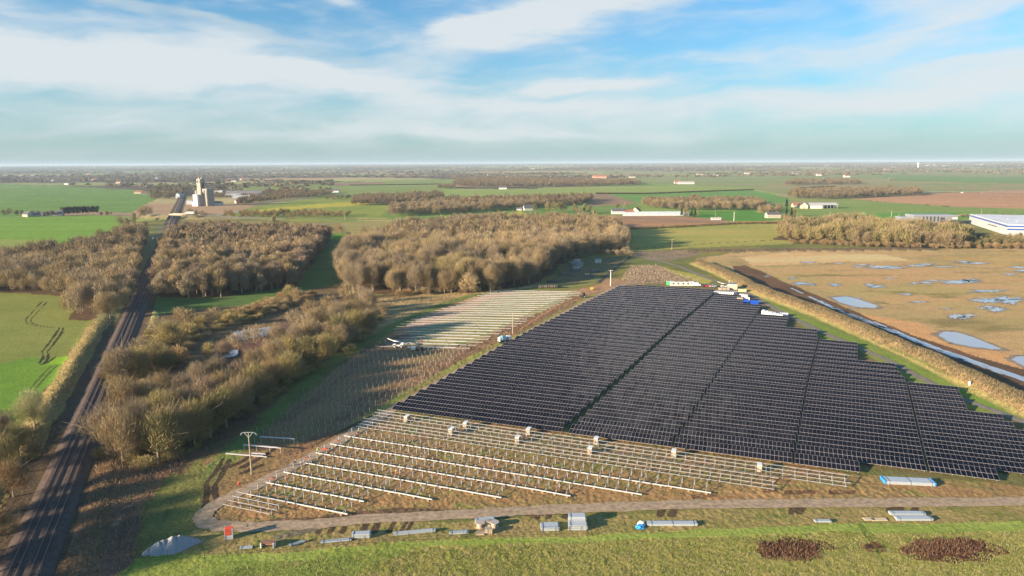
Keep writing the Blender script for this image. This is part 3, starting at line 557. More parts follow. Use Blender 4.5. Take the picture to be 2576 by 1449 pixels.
for u,v,h,k,sh in [(1978,545,15,'conifer','cone'),(1990,548,17,'conifer','cone'),(1998,545,13,'ivy','round'),(1978,523,18,'conifer','cone'),(1740,545,13,'conifer','cone'),(1748,546,14,'conifer','cone'),(1725,545,14,'olive','round'),(1715,543,15,'conifer','cone'),(1754,545,9,'oak','round'),(1552,527,12,'ivy','round'),(1572,525,12,'oak','round'),
    (1380,535,19,'olive','round'),(1395,536,20,'olive','round'),(1410,535,19,'olive','round'),(1420,534,14,'oak','round'),(1345,530,13,'ivy','round'),(1445,538,17,'ivy','tall'),(1452,539,14,'oak','tall'),(1470,538,17,'olive','tall'),(1482,539,16,'ivy','tall'),(1460,540,9,'oak','shrub'),(1495,540,8,'rust','shrub')]: one(u,v,h,k,sh,'farm')
# dark row on the left and farm trees
for i,u in enumerate(range(160,246,7)): one(u,542-i*.3,14,'conifer' if i%3 else 'ivy','tall','leftfarm',1.2)
for u,h,k in ((10,12,'grey'),(25,14,'oak'),(42,11,'ivy'),(55,10,'ivy'),(85,11,'oak'),(98,9,'conifer'),(118,9,'oak'),(130,10,'ivy'),(255,8,'ivy'),(270,9,'ivy'),(278,8,'oak'),(-15,12,'oak')): one(u,544,h,k,'round','leftfarm')
scatter([(885,517),(1000,517),(1115,500),(1112,493),(1000,498),(900,502)],11,15,['grey','oak'],'mid')
scatter([(975,546),(1080,542),(1200,535),(1350,523),(1480,514),(1490,502),(1200,508),(1060,516),(985,530)],11,16,['oak','grey','oak'],'mid')
scatter([(1612,522),(1700,530),(1900,530),(1930,524),(1900,510),(1625,509)],11,15,['oak','oak','grey'],'mid')
scatter([(1905,541),(1965,538),(1960,527),(1915,527)],10,11,['oak'],'mid')
scatter([(1982,499),(2100,502),(2320,491),(2300,481),(2000,486)],13,16,['oak','grey'],'far')
scatter([(1972,467),(2170,464),(2150,457),(1992,458)],18,17,['oak','grey'],'far')
scatter([(1142,470),(1300,473),(1470,470),(1615,466),(1600,460),(1470,457),(1200,453),(1142,457)],18,19,['grey','oak'],'far')
scatter([(1100,476),(1146,475),(1142,470),(1104,471)],14,14,['oak'],'far')
scatter([(600,520),(650,512),(720,503),(835,493),(825,485),(680,487),(600,498)],13,13,['grey','oak'],'village')
scatter([(380,505),(440,500),(470,480),(480,470),(400,470),(380,485)],15,11,['grey','oak','ivy'],'village')
scatter([(515,500),(620,500),(615,492),(515,490)],13,10,['grey','oak'],'village')
scatter([(2390,548),(2576,541),(2700,540),(2700,538),(2400,545)],6,5,['oak','grey'],'farm',shape='shrub')
scatter([(1556,580),(1700,573),(1860,564),(2010,562),(2010,560),(1860,561),(1700,570),(1556,576)],3.5,3.2,['rust','oak'],'farm',shape='shrub')
for a,b in (((1500,488),(1620,488.6)),((1620,488.6),(1895,478)),((880,467),(1110,464)),((2100,470),(2000,474))):
    for t in np.arange(0,1,.006): one(a[0]+(b[0]-a[0])*t,a[1]+(b[1]-a[1])*t,4.5,'ivy','shrub','far',1.6)
scatter([(820,505),(950,498),(940,494),(820,498)],16,9,['ivy','oak'],'village')
# far woods follow the same pattern as the wooded patches of the ground sheet
NF=110000
_x=RNG.uniform(-16000,16000,NF); _y=RNG.uniform(1500,20000,NF); _r=np.hypot(_x,_y)
_ok=(np.abs(_x)<_y*.95)&(RNG.random(NF)<np.clip(3500/_r,.0,1)**.9)
_w=fbm(_x/900,_y/420,31,4)+np.clip((_r-3500)/14000,0,.10)+.045*(_x<-300)
_ok&=((_w>.555)|(RNG.random(NF)<.003))&(_r>1700)
_free=np.ones(NF,bool)
for pl in ([(-900,440),(345,472),(395,500),(330,540),(-900,560)],[(540,530),(985,480),(985,550),(640,555)],[(820,475),(870,448),(1140,450),(1910,458),(1910,490),(1480,520),(985,560)],[(1900,445),(2900,440),(2900,535),(2000,560),(1600,560)]): _free&=~inpoly(_x,_y,poly(pl))
_ok&=_free|((RNG.random(NF)<.004))
FAR=[(x,y,14,17) for x,y in zip(_x[_ok],_y[_ok])]

_att=attrmat('bare_twigs'); _bark=mat('bark',(.30,.24,.17),.9,var=.2,scale=8)
def vegetation():
    rng=np.random.default_rng(11)
    lod0={}
    def get0(kind,shape,var):
        k=(kind,shape,var)
        if k not in lod0:
            nt_={'round':8200,'tall':5200,'poplar':3600,'cone':4500,'shrub':4200}[shape]
            tl,tw=(.12,.0034) if kind!='conifer' else (.06,.014)
            if kind=='ivy': tw*=1.8
            if shape=='shrub': tl,tw=.13,.011
            V,c,lob=crown(kind,shape,rng,nt_,tl,tw)
            me=raw_mesh('twigs',V,np.arange(len(V)).reshape(-1,3),_att,c); tm=limbs(shape,lob,rng).mesh('trunk',_bark); lod0[k]=(me,tm)
        return lod0[k]
    T=sorted(TREES,key=lambda t:-t[2]/math.hypot(t[0],t[1])); near=T[:295]; rest=T[295:]
    WN={'big':('in the big central wood','trees of the big central wood'),'birch':('in the birch wood','trees of the birch wood beside the railway'),'left':('in the left wood','trees of the wood left of the railway'),
        'right':('before the white warehouse','trees of the wood before the warehouse'),'belt':('in the pond belt','trees of the belt along the pond'),'leftlow':('at the left edge','trees beside the railway at the picture edge'),
        'railside':('beside the bright green field','trees between bright field and railway'),'road':('beside the country road','trees beside the country road'),'farm':('by the roadside houses','trees by the roadside houses'),
        'leftfarm':('behind the farm on the left','trees at the left farm'),'mid':('in the narrow far wood','trees of the narrow far woods'),'far':('in the far wood','trees of the far woods'),'village':('in the village','village trees')}
    KN={'oak':'tan bare','grey':'greyish bare','olive':'olive-tinged bare','rose':'pinkish bare','ivy':'ivy-green','conifer':'dark evergreen','pale':'pale green','rust':'rust-brown'}
    cnt={}
    for i,(x,y,h,w,k,sh,wd) in enumerate(sorted(near,key=lambda t:PX((t[0],t[1],0))[0])):
        cnt[(wd,k,sh)]=cnt.get((wd,k,sh),0)+1; n=cnt[(wd,k,sh)]
        nm='shrub' if sh=='shrub' else {'conifer':'conifer_tree','poplar':'oak'}.get(k,'bare_tree')
        if sh=='poplar': nm='poplar_tree'
        word={'shrub':'bush','poplar':'slim poplar','cone':'pointed tree'}.get(sh,'tree')
        e=empty(nm,(x,y,hz(x,y)),f"{KN[k]} {word} {WN[wd][0]}, {ordw(n).replace(' and ',' ')} from the left",'shrub' if sh=='shrub' else 'tree',WN[wd][1],random.uniform(0,6.28))
        e.scale=(w,w,h); cm,tm=get0(k,sh,i%2 if k not in('oak','grey') else i%3); link('crown',cm,e); link('trunk',tm,e)
    # everything smaller: one merged mass
    def merge(name,lst,nt_,tl,tw,label,vs=4,cat='woodland',dk=1.0):
        tpl={}; VV=[];CC=[]
        for (x,y,h,w,k,sh,wd) in lst:
            key=(k,sh,rng.integers(0,vs))
            if key not in tpl: tpl[key]=crown(k,sh,rng,nt_,tl*(1.5 if sh=='shrub' else 1),tw*(1.6 if sh=='shrub' or k in('conifer','ivy') else 1))[:2]
            V,c=tpl[key]; a=rng.uniform(0,6.28); ca,sa=math.cos(a),math.sin(a)
            P=np.empty_like(V); P[:,0]=(V[:,0]*ca-V[:,1]*sa)*w+x; P[:,1]=(V[:,0]*sa+V[:,1]*ca)*w+y; P[:,2]=V[:,2]*h+hz(x,y); VV.append(P); CC.append(c*dk*rng.uniform(.84,1.12))
        V=np.concatenate(VV); C=np.concatenate(CC)
        tag(link(name,raw_mesh(name,V,np.arange(len(V)).reshape(-1,3),_att,C)),label,cat,kind='stuff')
    a=[t for t in rest if math.hypot(t[0],t[1])<640]; b=[t for t in rest if 640<=math.hypot(t[0],t[1])<1250]; c=[t for t in rest if math.hypot(t[0],t[1])>=1250]
    print('TREES',len(near),len(a),len(b),len(c),len(FAR))
    merge('woodland',a,1500,.12,.0095,'mass of bare brown tree crowns filling the woods nearest the solar farm')
    merge('woodland',b,560,.15,.019,'bare brown trees massed in the middle distance beyond the solar farm',dk=.88)
    merge('woodland',c,150,.22,.045,'small far woods and hedges of bare trees across the fields',dk=.62)
    Fl=[(x,y,h*random.uniform(.75,1.0),w*random.uniform(1.8,3.2),random.choice(['oak','grey','grey','ivy']),'round','far') for x,y,h,w in FAR]
    merge('woodland',Fl,30,.38,.17,'distant woods fading to blue towards the horizon',4,dk=.66)
vegetation()

# ------------------------------------------------------------------ sheets laid on the ground: tracks, roads, water
def ribbon(name,pts,w,m,z=.06,smooth=True,k=6,kind='structure',step=3.0,jag=.0,label=None,cat=None):
    P=[G(u,v) for u,v in (smooth_line(pts,k) if smooth else pts)]; Q=[P[0]]
    for p in P[1:]:
        n=max(1,int((p-Q[-1]).length/step)); a=Q[-1].copy()
        for i in range(1,n+1): Q.append(a.lerp(p,i/n))
    V=[];F=[]
    for i,p in enumerate(Q):
        d=(Q[min(i+1,len(Q)-1)]-Q[max(i-1,0)]).normalized(); nrm=Vector((-d.y,d.x,0)); ww=w[0]+(w[1]-w[0])*i/len(Q) if isinstance(w,tuple) else w
        for t in (-.5,-.17,.17,.5):
            j=random.uniform(-jag,jag) if abs(t)==.5 else 0
            q=p+nrm*(ww*t+j); V.append((q.x,q.y,hz(q.x,q.y)+z+(0 if abs(t)==.5 else .02)))
        if i: 
            b=len(V)-8
            for s in range(3): F.append((b+s,b+s+1,b+s+5,b+s+4))
    me=bpy.data.meshes.new(name); me.from_pydata(V,[],F); me.materials.append(m); me.update()
    return tag(link(name,me),label,cat,kind=kind)
m_gravel=mat('gravel',(.37,.275,.18),.95,var=.34,scale=.9,bump=.6)
ribbon('gravel_track',[(1600,712),(1556,721),(1480,757),(1400,800),(1330,836),(1250,880),(1180,920),(1100,966),(1000,1023),(950,1052),(860,1106),(780,1152),(700,1193),(620,1232),(555,1262),(520,1287),(512,1308),(540,1322),(620,1326),(760,1321),(900,1309),(1100,1297),(1300,1287),(1500,1278),(1700,1271),(1900,1268),(2200,1265),(2576,1262),(2900,1258)],4.1,m_gravel,.10,jag=.35,step=1.6)
ribbon('gravel_path',[(1590,638),(1625,650),(1700,668),(1780,700),(1860,728),(1960,782),(2060,832),(2120,858),(2230,905),(2300,942),(2420,1002),(2576,1062),(2750,1140)],(3.4,3.0),mat('gravel_grey',(.22,.19,.16),.95,var=.2,scale=.5),.09,jag=.3)
ribbon('path',[(1588,645),(1560,665),(1530,690),(1505,712)],2.6,mat('wet_path',(.07,.07,.06),.9,var=.2,scale=.6),.08,jag=.2)
m_road=mat('asphalt_road',(.20,.19,.17),.85,var=.1,scale=.5)
ribbon('country_road',[(715,549.6),(800,551),(900,552),(1000,553),(1100,551),(1500,547),(1700,555),(1900,562),(2100,560),(2576,556)],7,m_road,.35)
ribbon('country_road',[(-300,548),(0,546),(200,543),(300,542),(345,542)],6,m_road,.3)
ribbon('village_road',[(505,549),(560,541),(615,531)],7,mat('pale_road',(.38,.36,.32),.9),.4)
ribbon('motorway',[(2200,476),(2290,489-4),(2400,487-3),(2576,486),(2800,490)],14,mat('pale_concrete',(.5,.47,.42),.9),2.0)
ribbon('field_track',[(770,577),(800,568),(860,558)],4,mat('field_track',(.3,.27,.2),.9),.2)
# ballast bed
def sheet(name,V,F,m,kind='structure',label=None,cat=None):
    me=bpy.data.meshes.new(name); me.from_pydata(V,[],F); me.materials.append(m); me.update(); return tag(link(name,me),label,cat,kind=kind)
def rail_pt(t,o,z): p=RAIL0+RAILD*t+RAILN*o; return (p[0],p[1],z)
V=[];F=[]
TS=list(np.arange(-60,400,6))+list(np.arange(400,2200,40))
for i,t in enumerate(TS):
    for o,z in ((-5.6,.03),(-4.0,.42),(3.1,.42),(4.6,.03)): V.append(rail_pt(t,o+random.uniform(-.12,.12),z))
    if i:
        b=len(V)-8
        for s in range(3): F.append((b+s,b+s+1,b+s+5,b+s+4))
sheet('ballast',V,F,mat('ballast',(.115,.082,.066),.95,var=.3,scale=1.2,bump=.4))
m_rail=mat('rail_steel',(.27,.235,.21),.5,metal=.5,var=.15,scale=1); m_slp=mat('sleeper_concrete',(.125,.095,.08),.9,var=.2)
for oc,lb in ((-2.35,'left-hand railway track with steel rails on dark ballast'),(1.45,'right-hand railway track with steel rails on dark ballast')):
    e=empty('railway_track',rail_pt(0,oc,.42),lb,'railway track','pair of railway tracks')
    for s in (-.72,.72):
        mb=MB()
        for a,b in zip(TS[:-1],TS[1:]):
            p=Vector(rail_pt(a,oc+s,.62))-e.location; q=Vector(rail_pt(b,oc+s,.62))-e.location; mb.bar(p,q,.10,.16)
        mb.build('rail',m_rail,e)
    mb=MB()
    for t in np.arange(-58,330,.62): 
        p=Vector(rail_pt(t,oc-1.25,.47))-e.location; q=Vector(rail_pt(t,oc+1.25,.47))-e.location; mb.bar(p,q,.26,.12)
    o=mb.build('sleeper_row',m_slp,e); o['kind']='stuff'
# water: wet hollows and ponds
mw=bpy.data.materials.new('still_water'); mw.use_nodes=True; b=mw.node_tree.nodes['Principled BSDF']; b.inputs['Base Color'].default_value=(.37,.38,.39,1); b.inputs['Roughness'].default_value=.04; b.inputs['Specular IOR Level'].default_value=1.0
b.inputs['IOR'].default_value=1.55
MATS['water']=mw
def pool(pts,name='puddle',z=.09,rag=.16,kind='structure',n=46):
    P=[np.array(G(u,v)[:2]) for u,v in pts]; c=np.mean(P,0); V=[(c[0],c[1],z)]
    L=[]
    for i in range(len(P)):
        for t in np.arange(0,1,max(.02,len(P)/n)): L.append(P[i]*(1-t)+P[(i+1)%len(P)]*t)
    k=random.random()*99
    for i,p in enumerate(L):
        a=i/len(L)*2*math.pi; f=1+rag*(2*vn(np.array([k+3*math.cos(a)*2]),np.array([3*math.sin(a)*2]),3)[0]-1)+rag*.5*random.uniform(-1,1); q=c+(p-c)*f; V.append((q[0],q[1],z))
    m=len(L); F=[(0,1+i,1+(i+1)%m) for i in range(m)]
    if name=='puddle' and c[0]>100:
        V2=[(c[0]+(x-c[0])*1.1+(1.1 if x>c[0] else -1.1)*min(1,abs(x-c[0])/4)*random.uniform(.5,1.6),c[1]+(y-c[1])*1.1+(1.4 if y>c[1] else -1.4)*min(1,abs(y-c[1])/3)*random.uniform(.5,1.6),z_-.04) for x,y,z_ in V]
        sheet('wet_mud',V2,F,mat('wet_mud',(.29,.205,.12),.6,var=.2,scale=.3))
    return sheet(name,V,F,mw,kind)
def ell(cu,cv,ru,rv,tilt=0,n=16): return [(cu+ru*math.cos(a),cv+rv*math.sin(a)+tilt*ru*math.cos(a)) for a in np.linspace(0,2*math.pi,n,endpoint=False)]
pool([(2092,748),(2130,746),(2160,753),(2210,770),(2200,776),(2150,772),(2115,762)],rag=.06,z=.12)
pool([(2361,845),(2372,836),(2400,835),(2440,846),(2480,862),(2522,879),(2500,880),(2440,872),(2390,862)],rag=.05,z=.12)
pool([(2544,905),(2560,897),(2600,897),(2680,925),(2640,940),(2580,925)],rag=.05,z=.12)
for cu,cv,ru,rv in ((2410,709,38,4.5),(2440,706,20,3),(2330,711,16,2.5),(2300,713,10,2),(2486,732,36,3),(2190,718,11,3.5),(2206,721,13,3.5),(2280,740,14,2.5),(2245,790,0,0),(2100,717,13,3),(2020,713,20,3),(2040,716,9,2),(2480,757,30,5),(2520,752,36,5),(2510,778,22,5),(2490,772,12,3),(2406,795,18,5),(2425,799,12,4),(2440,793,14,3),(2545,757,16,7),
    (2215,671,36,2.2),(2250,674,28,2),(2200,675,14,1.6),(2160,672,12,1.5),(2300,668,26,1.8),(2170,666,14,1.4),(2380,671,30,1.2),(2030,660,14,1.6),(2110,663,10,1.2),(2420,658,16,2.4),(2438,661,9,1.6),(2330,665,20,1.3),(2455,662,26,2.2),(2560,673,20,2.6),(2570,681,12,2),(1995,700,8,1.5),(1930,695,6,1.2),(2160,750,6,1.2),(2310,760,20,1.6),(2470,776,14,1.5),(2145,776,7,1),(2380,777,10,1.3),(2345,706,22,1.4),(2540,690,16,1.5),(2240,700,14,1.2)):
    if ru: pool(ell(cu,cv,ru,rv*.8,random.uniform(-.02,.03)),rag=.75,z=.10,n=60)
# the long rutted runnel of water at the foot of the reed bank
RUN=[(1990,725),(2060,758),(2100,778),(2160,800),(2240,832),(2300,857),(2360,880),(2430,905),(2500,930),(2576,955),(2650,985)]
for off,a,b,w in ((0,0,1,1.6),(6,.1,1,1.0),(-5,.25,1,.8),(10,.35,1,1.1),(4,.45,1,1.4),(-9,.6,1,.9)):
    pts=[(u+off*.6,v-off*.25) for u,v in RUN]; pts=smooth_line(pts,5); n=len(pts); pts=pts[int(a*n):int(b*n)]
    i=0
    while i<len(pts)-2:
        L=random.choice((3,5,8)); ribbon('puddle',pts[i:i+L],w*random.uniform(.5,1.3),mw,.13,smooth=False,jag=.35,step=1.5); i+=L+(1 if random.random()<.5 else 0)-1
pool([(575,850),(590,836),(640,828),(690,822),(705,832),(670,846),(620,856),(585,858)],'pond',.3,.08); pool([(540,893),(560,880),(600,882),(595,897),(560,902)],'pond',.3,.1)

# ------------------------------------------------------------------ solar tables
m_glass=bpy.data.materials.new('panel_glass'); m_glass.use_nodes=True; nt=m_glass.node_tree; b=nt.nodes['Principled BSDF']
b.inputs['Roughness'].default_value=.1; b.inputs['IOR'].default_value=1.38; b.inputs['Specular IOR Level'].default_value=.32
g=nt.nodes.new('ShaderNodeNewGeometry'); ge=nt.nodes.new('ShaderNodeTexNoise'); ge.inputs['Scale'].default_value=.9; nt.links.new(g.outputs['Position'],ge.inputs['Vector'])
mr=nt.nodes.new('ShaderNodeMix'); mr.data_type='RGBA'; mr.inputs[6].default_value=(.003,.004,.008,1); mr.inputs[7].default_value=(.015,.014,.018,1)  # lighter base tone, patchy by module, painted in for uneven glints
to=nt.nodes.new('ShaderNodeTexCoord'); sp=nt.nodes.new('ShaderNodeSeparateXYZ'); nt.links.new(to.outputs['Object'],sp.inputs[0]); oi_=nt.nodes.new('ShaderNodeObjectInfo')
fl=nt.nodes.new('ShaderNodeMath'); fl.operation='FLOOR'; dv=nt.nodes.new('ShaderNodeMath'); dv.operation='DIVIDE'; dv.inputs[1].default_value=1.07; nt.links.new(sp.outputs[0],dv.inputs[0]); nt.links.new(dv.outputs[0],fl.inputs[0])
wn_=nt.nodes.new('ShaderNodeTexWhiteNoise'); wn_.noise_dimensions='2D'; cb=nt.nodes.new('ShaderNodeCombineXYZ'); nt.links.new(fl.outputs[0],cb.inputs[0]); nt.links.new(oi_.outputs['Random'],cb.inputs[1]); nt.links.new(cb.outputs[0],wn_.inputs[0])
nl_=nt.nodes.new('ShaderNodeTexNoise'); nl_.inputs['Scale'].default_value=.022; nl_.inputs['Detail'].default_value=3; nt.links.new(g.outputs['Position'],nl_.inputs['Vector'])
ma=nt.nodes.new('ShaderNodeMath'); ma.operation='MULTIPLY_ADD'; ma.inputs[1].default_value=.55; nt.links.new(wn_.outputs['Value'],ma.inputs[0]); ma2=nt.nodes.new('ShaderNodeMath'); ma2.operation='MULTIPLY_ADD'; ma2.inputs[1].default_value=2.2; ma2.inputs[2].default_value=-.95; nt.links.new(nl_.outputs['Fac'],ma2.inputs[0]); nt.links.new(ma2.outputs[0],ma.inputs[2]); ma.use_clamp=True
nt.links.new(ma.outputs[0],mr.inputs[0])
vs_=nt.nodes.new('ShaderNodeVectorMath'); vs_.operation='MULTIPLY_ADD'; nt.links.new(wn_.outputs['Color'],vs_.inputs[0]); vs_.inputs[1].default_value=(.07,.07,0); vs_.inputs[2].default_value=(-.035,-.035,0)
va_=nt.nodes.new('ShaderNodeVectorMath'); va_.operation='ADD'; nt.links.new(g.outputs['Normal'],va_.inputs[0]); nt.links.new(vs_.outputs[0],va_.inputs[1]); vn_=nt.nodes.new('ShaderNodeVectorMath'); vn_.operation='NORMALIZE'; nt.links.new(va_.outputs[0],vn_.inputs[0]); nt.links.new(vn_.outputs[0],b.inputs['Normal']); nt.links.new(mr.outputs[2],b.inputs['Base Color'])
m_frame=mat('panel_frame',(.43,.40,.41),.45,metal=.0,var=.08); m_galv=mat('galvanised_steel',(.42,.44,.46),.45,metal=.3,var=.12,scale=6,spec=.6)
TILT=R(14.0); SLOPE=4.55; ZB=.72
def tilted(p):   # local x along row, y up the slope, z normal -> table space (origin: bottom edge left, on the ground)
    x,y,z=p; return (x, y*math.cos(TILT)-z*math.sin(TILT), ZB+y*math.sin(TILT)+z*math.cos(TILT))
def tbox(mb,x0,x1,y0,y1,z0,z1): mb.hexa([tilted(p) for p in ((x0,y0,z0),(x1,y0,z0),(x1,y1,z0),(x0,y1,z0),(x0,y0,z1),(x1,y0,z1),(x1,y1,z1),(x0,y1,z1))])
def table(i,s0,s1,lab,fine=False):
    n0=row_n(i,s0); n1=row_n(i,s1); a=SNxy(s0,n0); bb=SNxy(s1,n1); d=bb-a; L=np.linalg.norm(d); ang=math.atan2(d[1],d[0]); d/=L; nn=np.array([-d[1],d[0]])
    H=SLOPE*math.cos(TILT); o=a-nn*H
    # survey values are for the top edge at z 1.9
    e=empty('solar_table',(o[0],o[1],0),lab,'solar table','finished solar tables in rows',ang)
    mwid=np.interp((s0+s1)/2,[-115,-30,45],[.975,1.05,1.154]); k=max(2,round(L/mwid)); mwid=L/k
    if not fine:
        mb=MB(); tbox(mb,0,L,0,SLOPE,0,.03); mb.build('panel_surface',m_glass,e)
        mb=MB()
        for j in range(k+1): x=j*mwid; tbox(mb,x-.009,x+.009,0,SLOPE,.025,.042)
        for y in (.03,SLOPE/2,SLOPE-.03): tbox(mb,0,L,y-(.04 if y==SLOPE/2 else .025),y+(.04 if y==SLOPE/2 else .025),.025,.046)
        mb.build('panel_frame',m_frame,e)
    else:
        key=('mod',round(mwid,3))
        if key not in MATS:
            g=MB(); w=mwid-.012; h=SLOPE/2-.015
            g.hexa([(.02,.02,0),(w-.02,.02,0),(w-.02,h-.02,0),(.02,h-.02,0),(.02,.02,.03),(w-.02,.02,.03),(w-.02,h-.02,.03),(.02,h-.02,.03)])
            fr=MB()
            for x0,x1,y0,y1 in ((0,.02,0,h),(w-.02,w,0,h),(.02,w-.02,0,.03),(.02,w-.02,h-.03,h)): fr.hexa([(x0,y0,-.01),(x1,y0,-.01),(x1,y1,-.01),(x0,y1,-.01),(x0,y0,.042),(x1,y0,.042),(x1,y1,.042),(x0,y1,.042)])
            me=bpy.data.meshes.new('solar_panel'); me.from_pydata(g.v+fr.v,[],g.f+[tuple(q+len(g.v) for q in f) for f in fr.f]); me.materials.append(m_glass); me.materials.append(m_frame)
            for q in range(len(g.f),len(me.polygons)): me.polygons[q].material_index=1
            MATS[key]=me
        for j in range(k):
            for r in (0,1):
                q=link('solar_panel',MATS[key],e,tilted((j*mwid+.006,r*SLOPE/2+.007,0))); q.rotation_euler=(TILT,0,0)
    mb=MB()
    for y in (.5,1.7,2.85,4.05): tbox(mb,.05,L-.05,y-.035,y+.035,-.10,-.012)
    mb.build('support_frame',m_galv,e)
    me=MB(); np_=max(2,round(L/2.6)); ps=[]
    fz=ZB+1.1*math.sin(TILT)-.15; rz=ZB+3.6*math.sin(TILT)-.15
    for j in range(np_+1):
        x=.35+(L-.7)*j/np_
        me.box(x,1.1*math.cos(TILT),0,.09,.07,fz); me.box(x,3.6*math.cos(TILT),0,.09,.07,rz); me.bar((x,.3,ZB-.08),(x,4.2*math.cos(TILT),ZB+4.2*math.sin(TILT)-.14),.06,.08)
    me.build('post_row',m_galv,e)
    return e
ENDS={}
def right_end(i):
    if i==0: return 18.0
    if i==1: return 48.9
    if i<=8: return np.interp(i,[2,8],[68,60])
    if i<=12: return np.interp(i,[9,12],[52.0,53.2])
    if i<=16: return np.interp(i,[13,16],[38,36.8])
    if i<=21: return np.interp(i,[17,21],[24.5,26.1])
    if i<=24: return np.interp(i,[22,24],[11.3,12.1])
    if i<=28: return np.interp(i,[25,28],[-2.4,-1.5])
    if i<=32: return -15.3
    if i<=36: return -25.5
    return -200
posn={}
for i in range(39):
    dr=i-0
    gaps=[np.interp(i,[0,37],[-88,-73.2]),None,None]
    g1=np.interp(i,[0,10,20,37],[-88,-84.7,-80.3,-73.2]); w0=np.interp(i,[0,8,19,37],[-59.6,-56.3,-52.2,-43.6]); w1=w0+np.interp(i,[0,37],[2.3,1.9])
    g2=np.interp(i,[0,24,32],[-28.0,-18.4,-15.2]); g3=np.interp(i,[0,10,21],[2.6,6.2,11.1]); g4=np.interp(i,[1,12],[33.8,38.1])
    left=np.interp(i,range(38),[toSN(*G(0,0)[:2])[0]*0-115,-114.8,-114.7,-114.3,-114,-113.9,-113.7,-113.4,-113.3,-113.2,-113,-112.8,-112.6,-111.9,-111.9,-111.5,-111,-110.8,-110.2,-109.7,-109.3,-108.8,-108.4,-107.6,-107.2,-106.8,-106.4,-106,-105.4,-104.9,-104.6,-103.9,-103.4,-102.8,-102.3,-101.9,-101.3,-101]) if i<38 else -91.5
    re=right_end(i); B=[left,g1,w0]; segs=[(left,g1-.2),(g1+.2,w0)]
    cur=w1
    for gk in (g2,g3,g4,70):
        if cur>=re-1: break
        end=min(gk,re); segs.append((cur,end-(.36 if end==gk else 0))); cur=end+.36
    for c,(s0,s1) in enumerate(segs):
        if s1-s0<2.2: continue
        rowt='front row' if i==0 else 'farthest row' if i==38 else ordw(i+1)+' row from the front'
        coln=['first','second','third','fourth','fifth','sixth','seventh'][c]
        table(i,s0,s1,f"dark glass solar table, {coln} from the left, {rowt}",fine=(i<=1 and c>=2))
# ------------------------------------------------------------------ racks still without panels
m_wht=mat('bright_zinc_beam',(.62,.60,.58),.38,metal=.2,var=.08,scale=4,spec=.6)
def rk_n(k,s): 
    nl=[107.6,113.9,120.3,126.5,132.8,139.1,145.4,151.7,158.4,165.9][k]; return nl+.041*(s+116)*(.9 if k>7 else 1)
def pmesh(key,fn):
    if key not in MATS: MATS[key]=fn()
    return MATS[key]
m_post=pmesh('m_fp',lambda:MB().box(0,0,0,.11,.08,.78).mesh('post',m_galv)); m_post2=pmesh('m_rp',lambda:MB().box(0,0,0,.11,.08,1.42).mesh('post',m_galv))
m_raft=pmesh('m_rf',lambda:MB().bar((0,-.75,.62),(0,3.35,1.62),.08,.12).mesh('rafter',m_galv))
def rack(k,s0,s1,purl,lab):
    a=SNxy(s0,rk_n(k,s0)); b_=SNxy(s1,rk_n(k,s1)); d=b_-a; L=np.linalg.norm(d); ang=math.atan2(d[1],d[0])
    e=empty('steel_rack',(a[0],a[1],0),lab,'steel rack','open steel racks before the finished tables',ang)
    n=max(2,round(L/2.42)); 
    for j in range(n):
        x=.55+j*(L-1.1)/(n-1) if n>1 else L/2
        link('post',m_post,e,(x,1.1,0)); link('post',m_post2,e,(x,3.6,0))
        if purl or random.random()<.93: link('rafter',m_raft,e,(x,.8,0))
    if purl:
        for j in range(purl):
            y=.12+j*1.42; z=.68+ .245*y; MB().bar((-.6,y,z),(L+.6 if j%2 else L-.2,y,z),.07,.10).build('purlin',m_galv,e)
ends=[-103.9,-89,-89,-74.9,-60.4,-45.8,-30.5,-15.6,-1.0,15]
rown=['nearest the bend of the track','second','third','fourth','fifth','sixth','seventh','eighth','ninth','tenth']
for k in range(10):
    s=-116.5; c=0
    while s<ends[k]-1:
        e_=min(s+28.4,ends[k]); 
        if ends[k]-e_<4: e_=ends[k]
        c+=1
        pl=4 if k in(0,8,9) else 0
        rack(k,s,e_,pl,f"{'railed' if pl else 'bare'} steel rack, {ordw(c)} from the left in the {ordw(k+1)} rack row up")
        s=e_
    if k not in (0,8,9):
        s=-116.2; c=0
        while s<ends[k]-3:
            L=random.choice((13,14.5,18)); e_=min(s+L,ends[k]+.6)
            if ends[k]-e_<5: e_=ends[k]+.6
            c+=1; a=SNxy(s,rk_n(k,s)); b_=SNxy(e_,rk_n(k,e_)); a=Vector((a[0],a[1],.42)); b_=Vector((b_[0],b_[1]-random.uniform(0,.3),.42))
            ee=empty('beam_bundle',(a.x,a.y,0),f"white beams, {ordw(c)} length from the left along the {ordw(k+1)} rack row up",'steel beams','bright beams laid along the racks')
            dd=b_-a; pn=Vector((-dd.y,dd.x,0)).normalized()
            for q,(oy,oz) in enumerate(((0,0),(.13,0),(.26,0),(.06,.1))):
                MB().bar(pn*oy+Vector((0,0,.42+oz)),dd+pn*(oy+.05*q)+Vector((0,0,.42+oz)),.10,.09).build('beam',m_wht,ee)
            for t in (.1,.5,.9):
                p=dd*t; MB().box(p.x,p.y,0,.5,.5,.36,math.atan2(dd.y,dd.x)).build('timber_block',mat('timber',(.30,.21,.13),.9),ee)
            s=e_
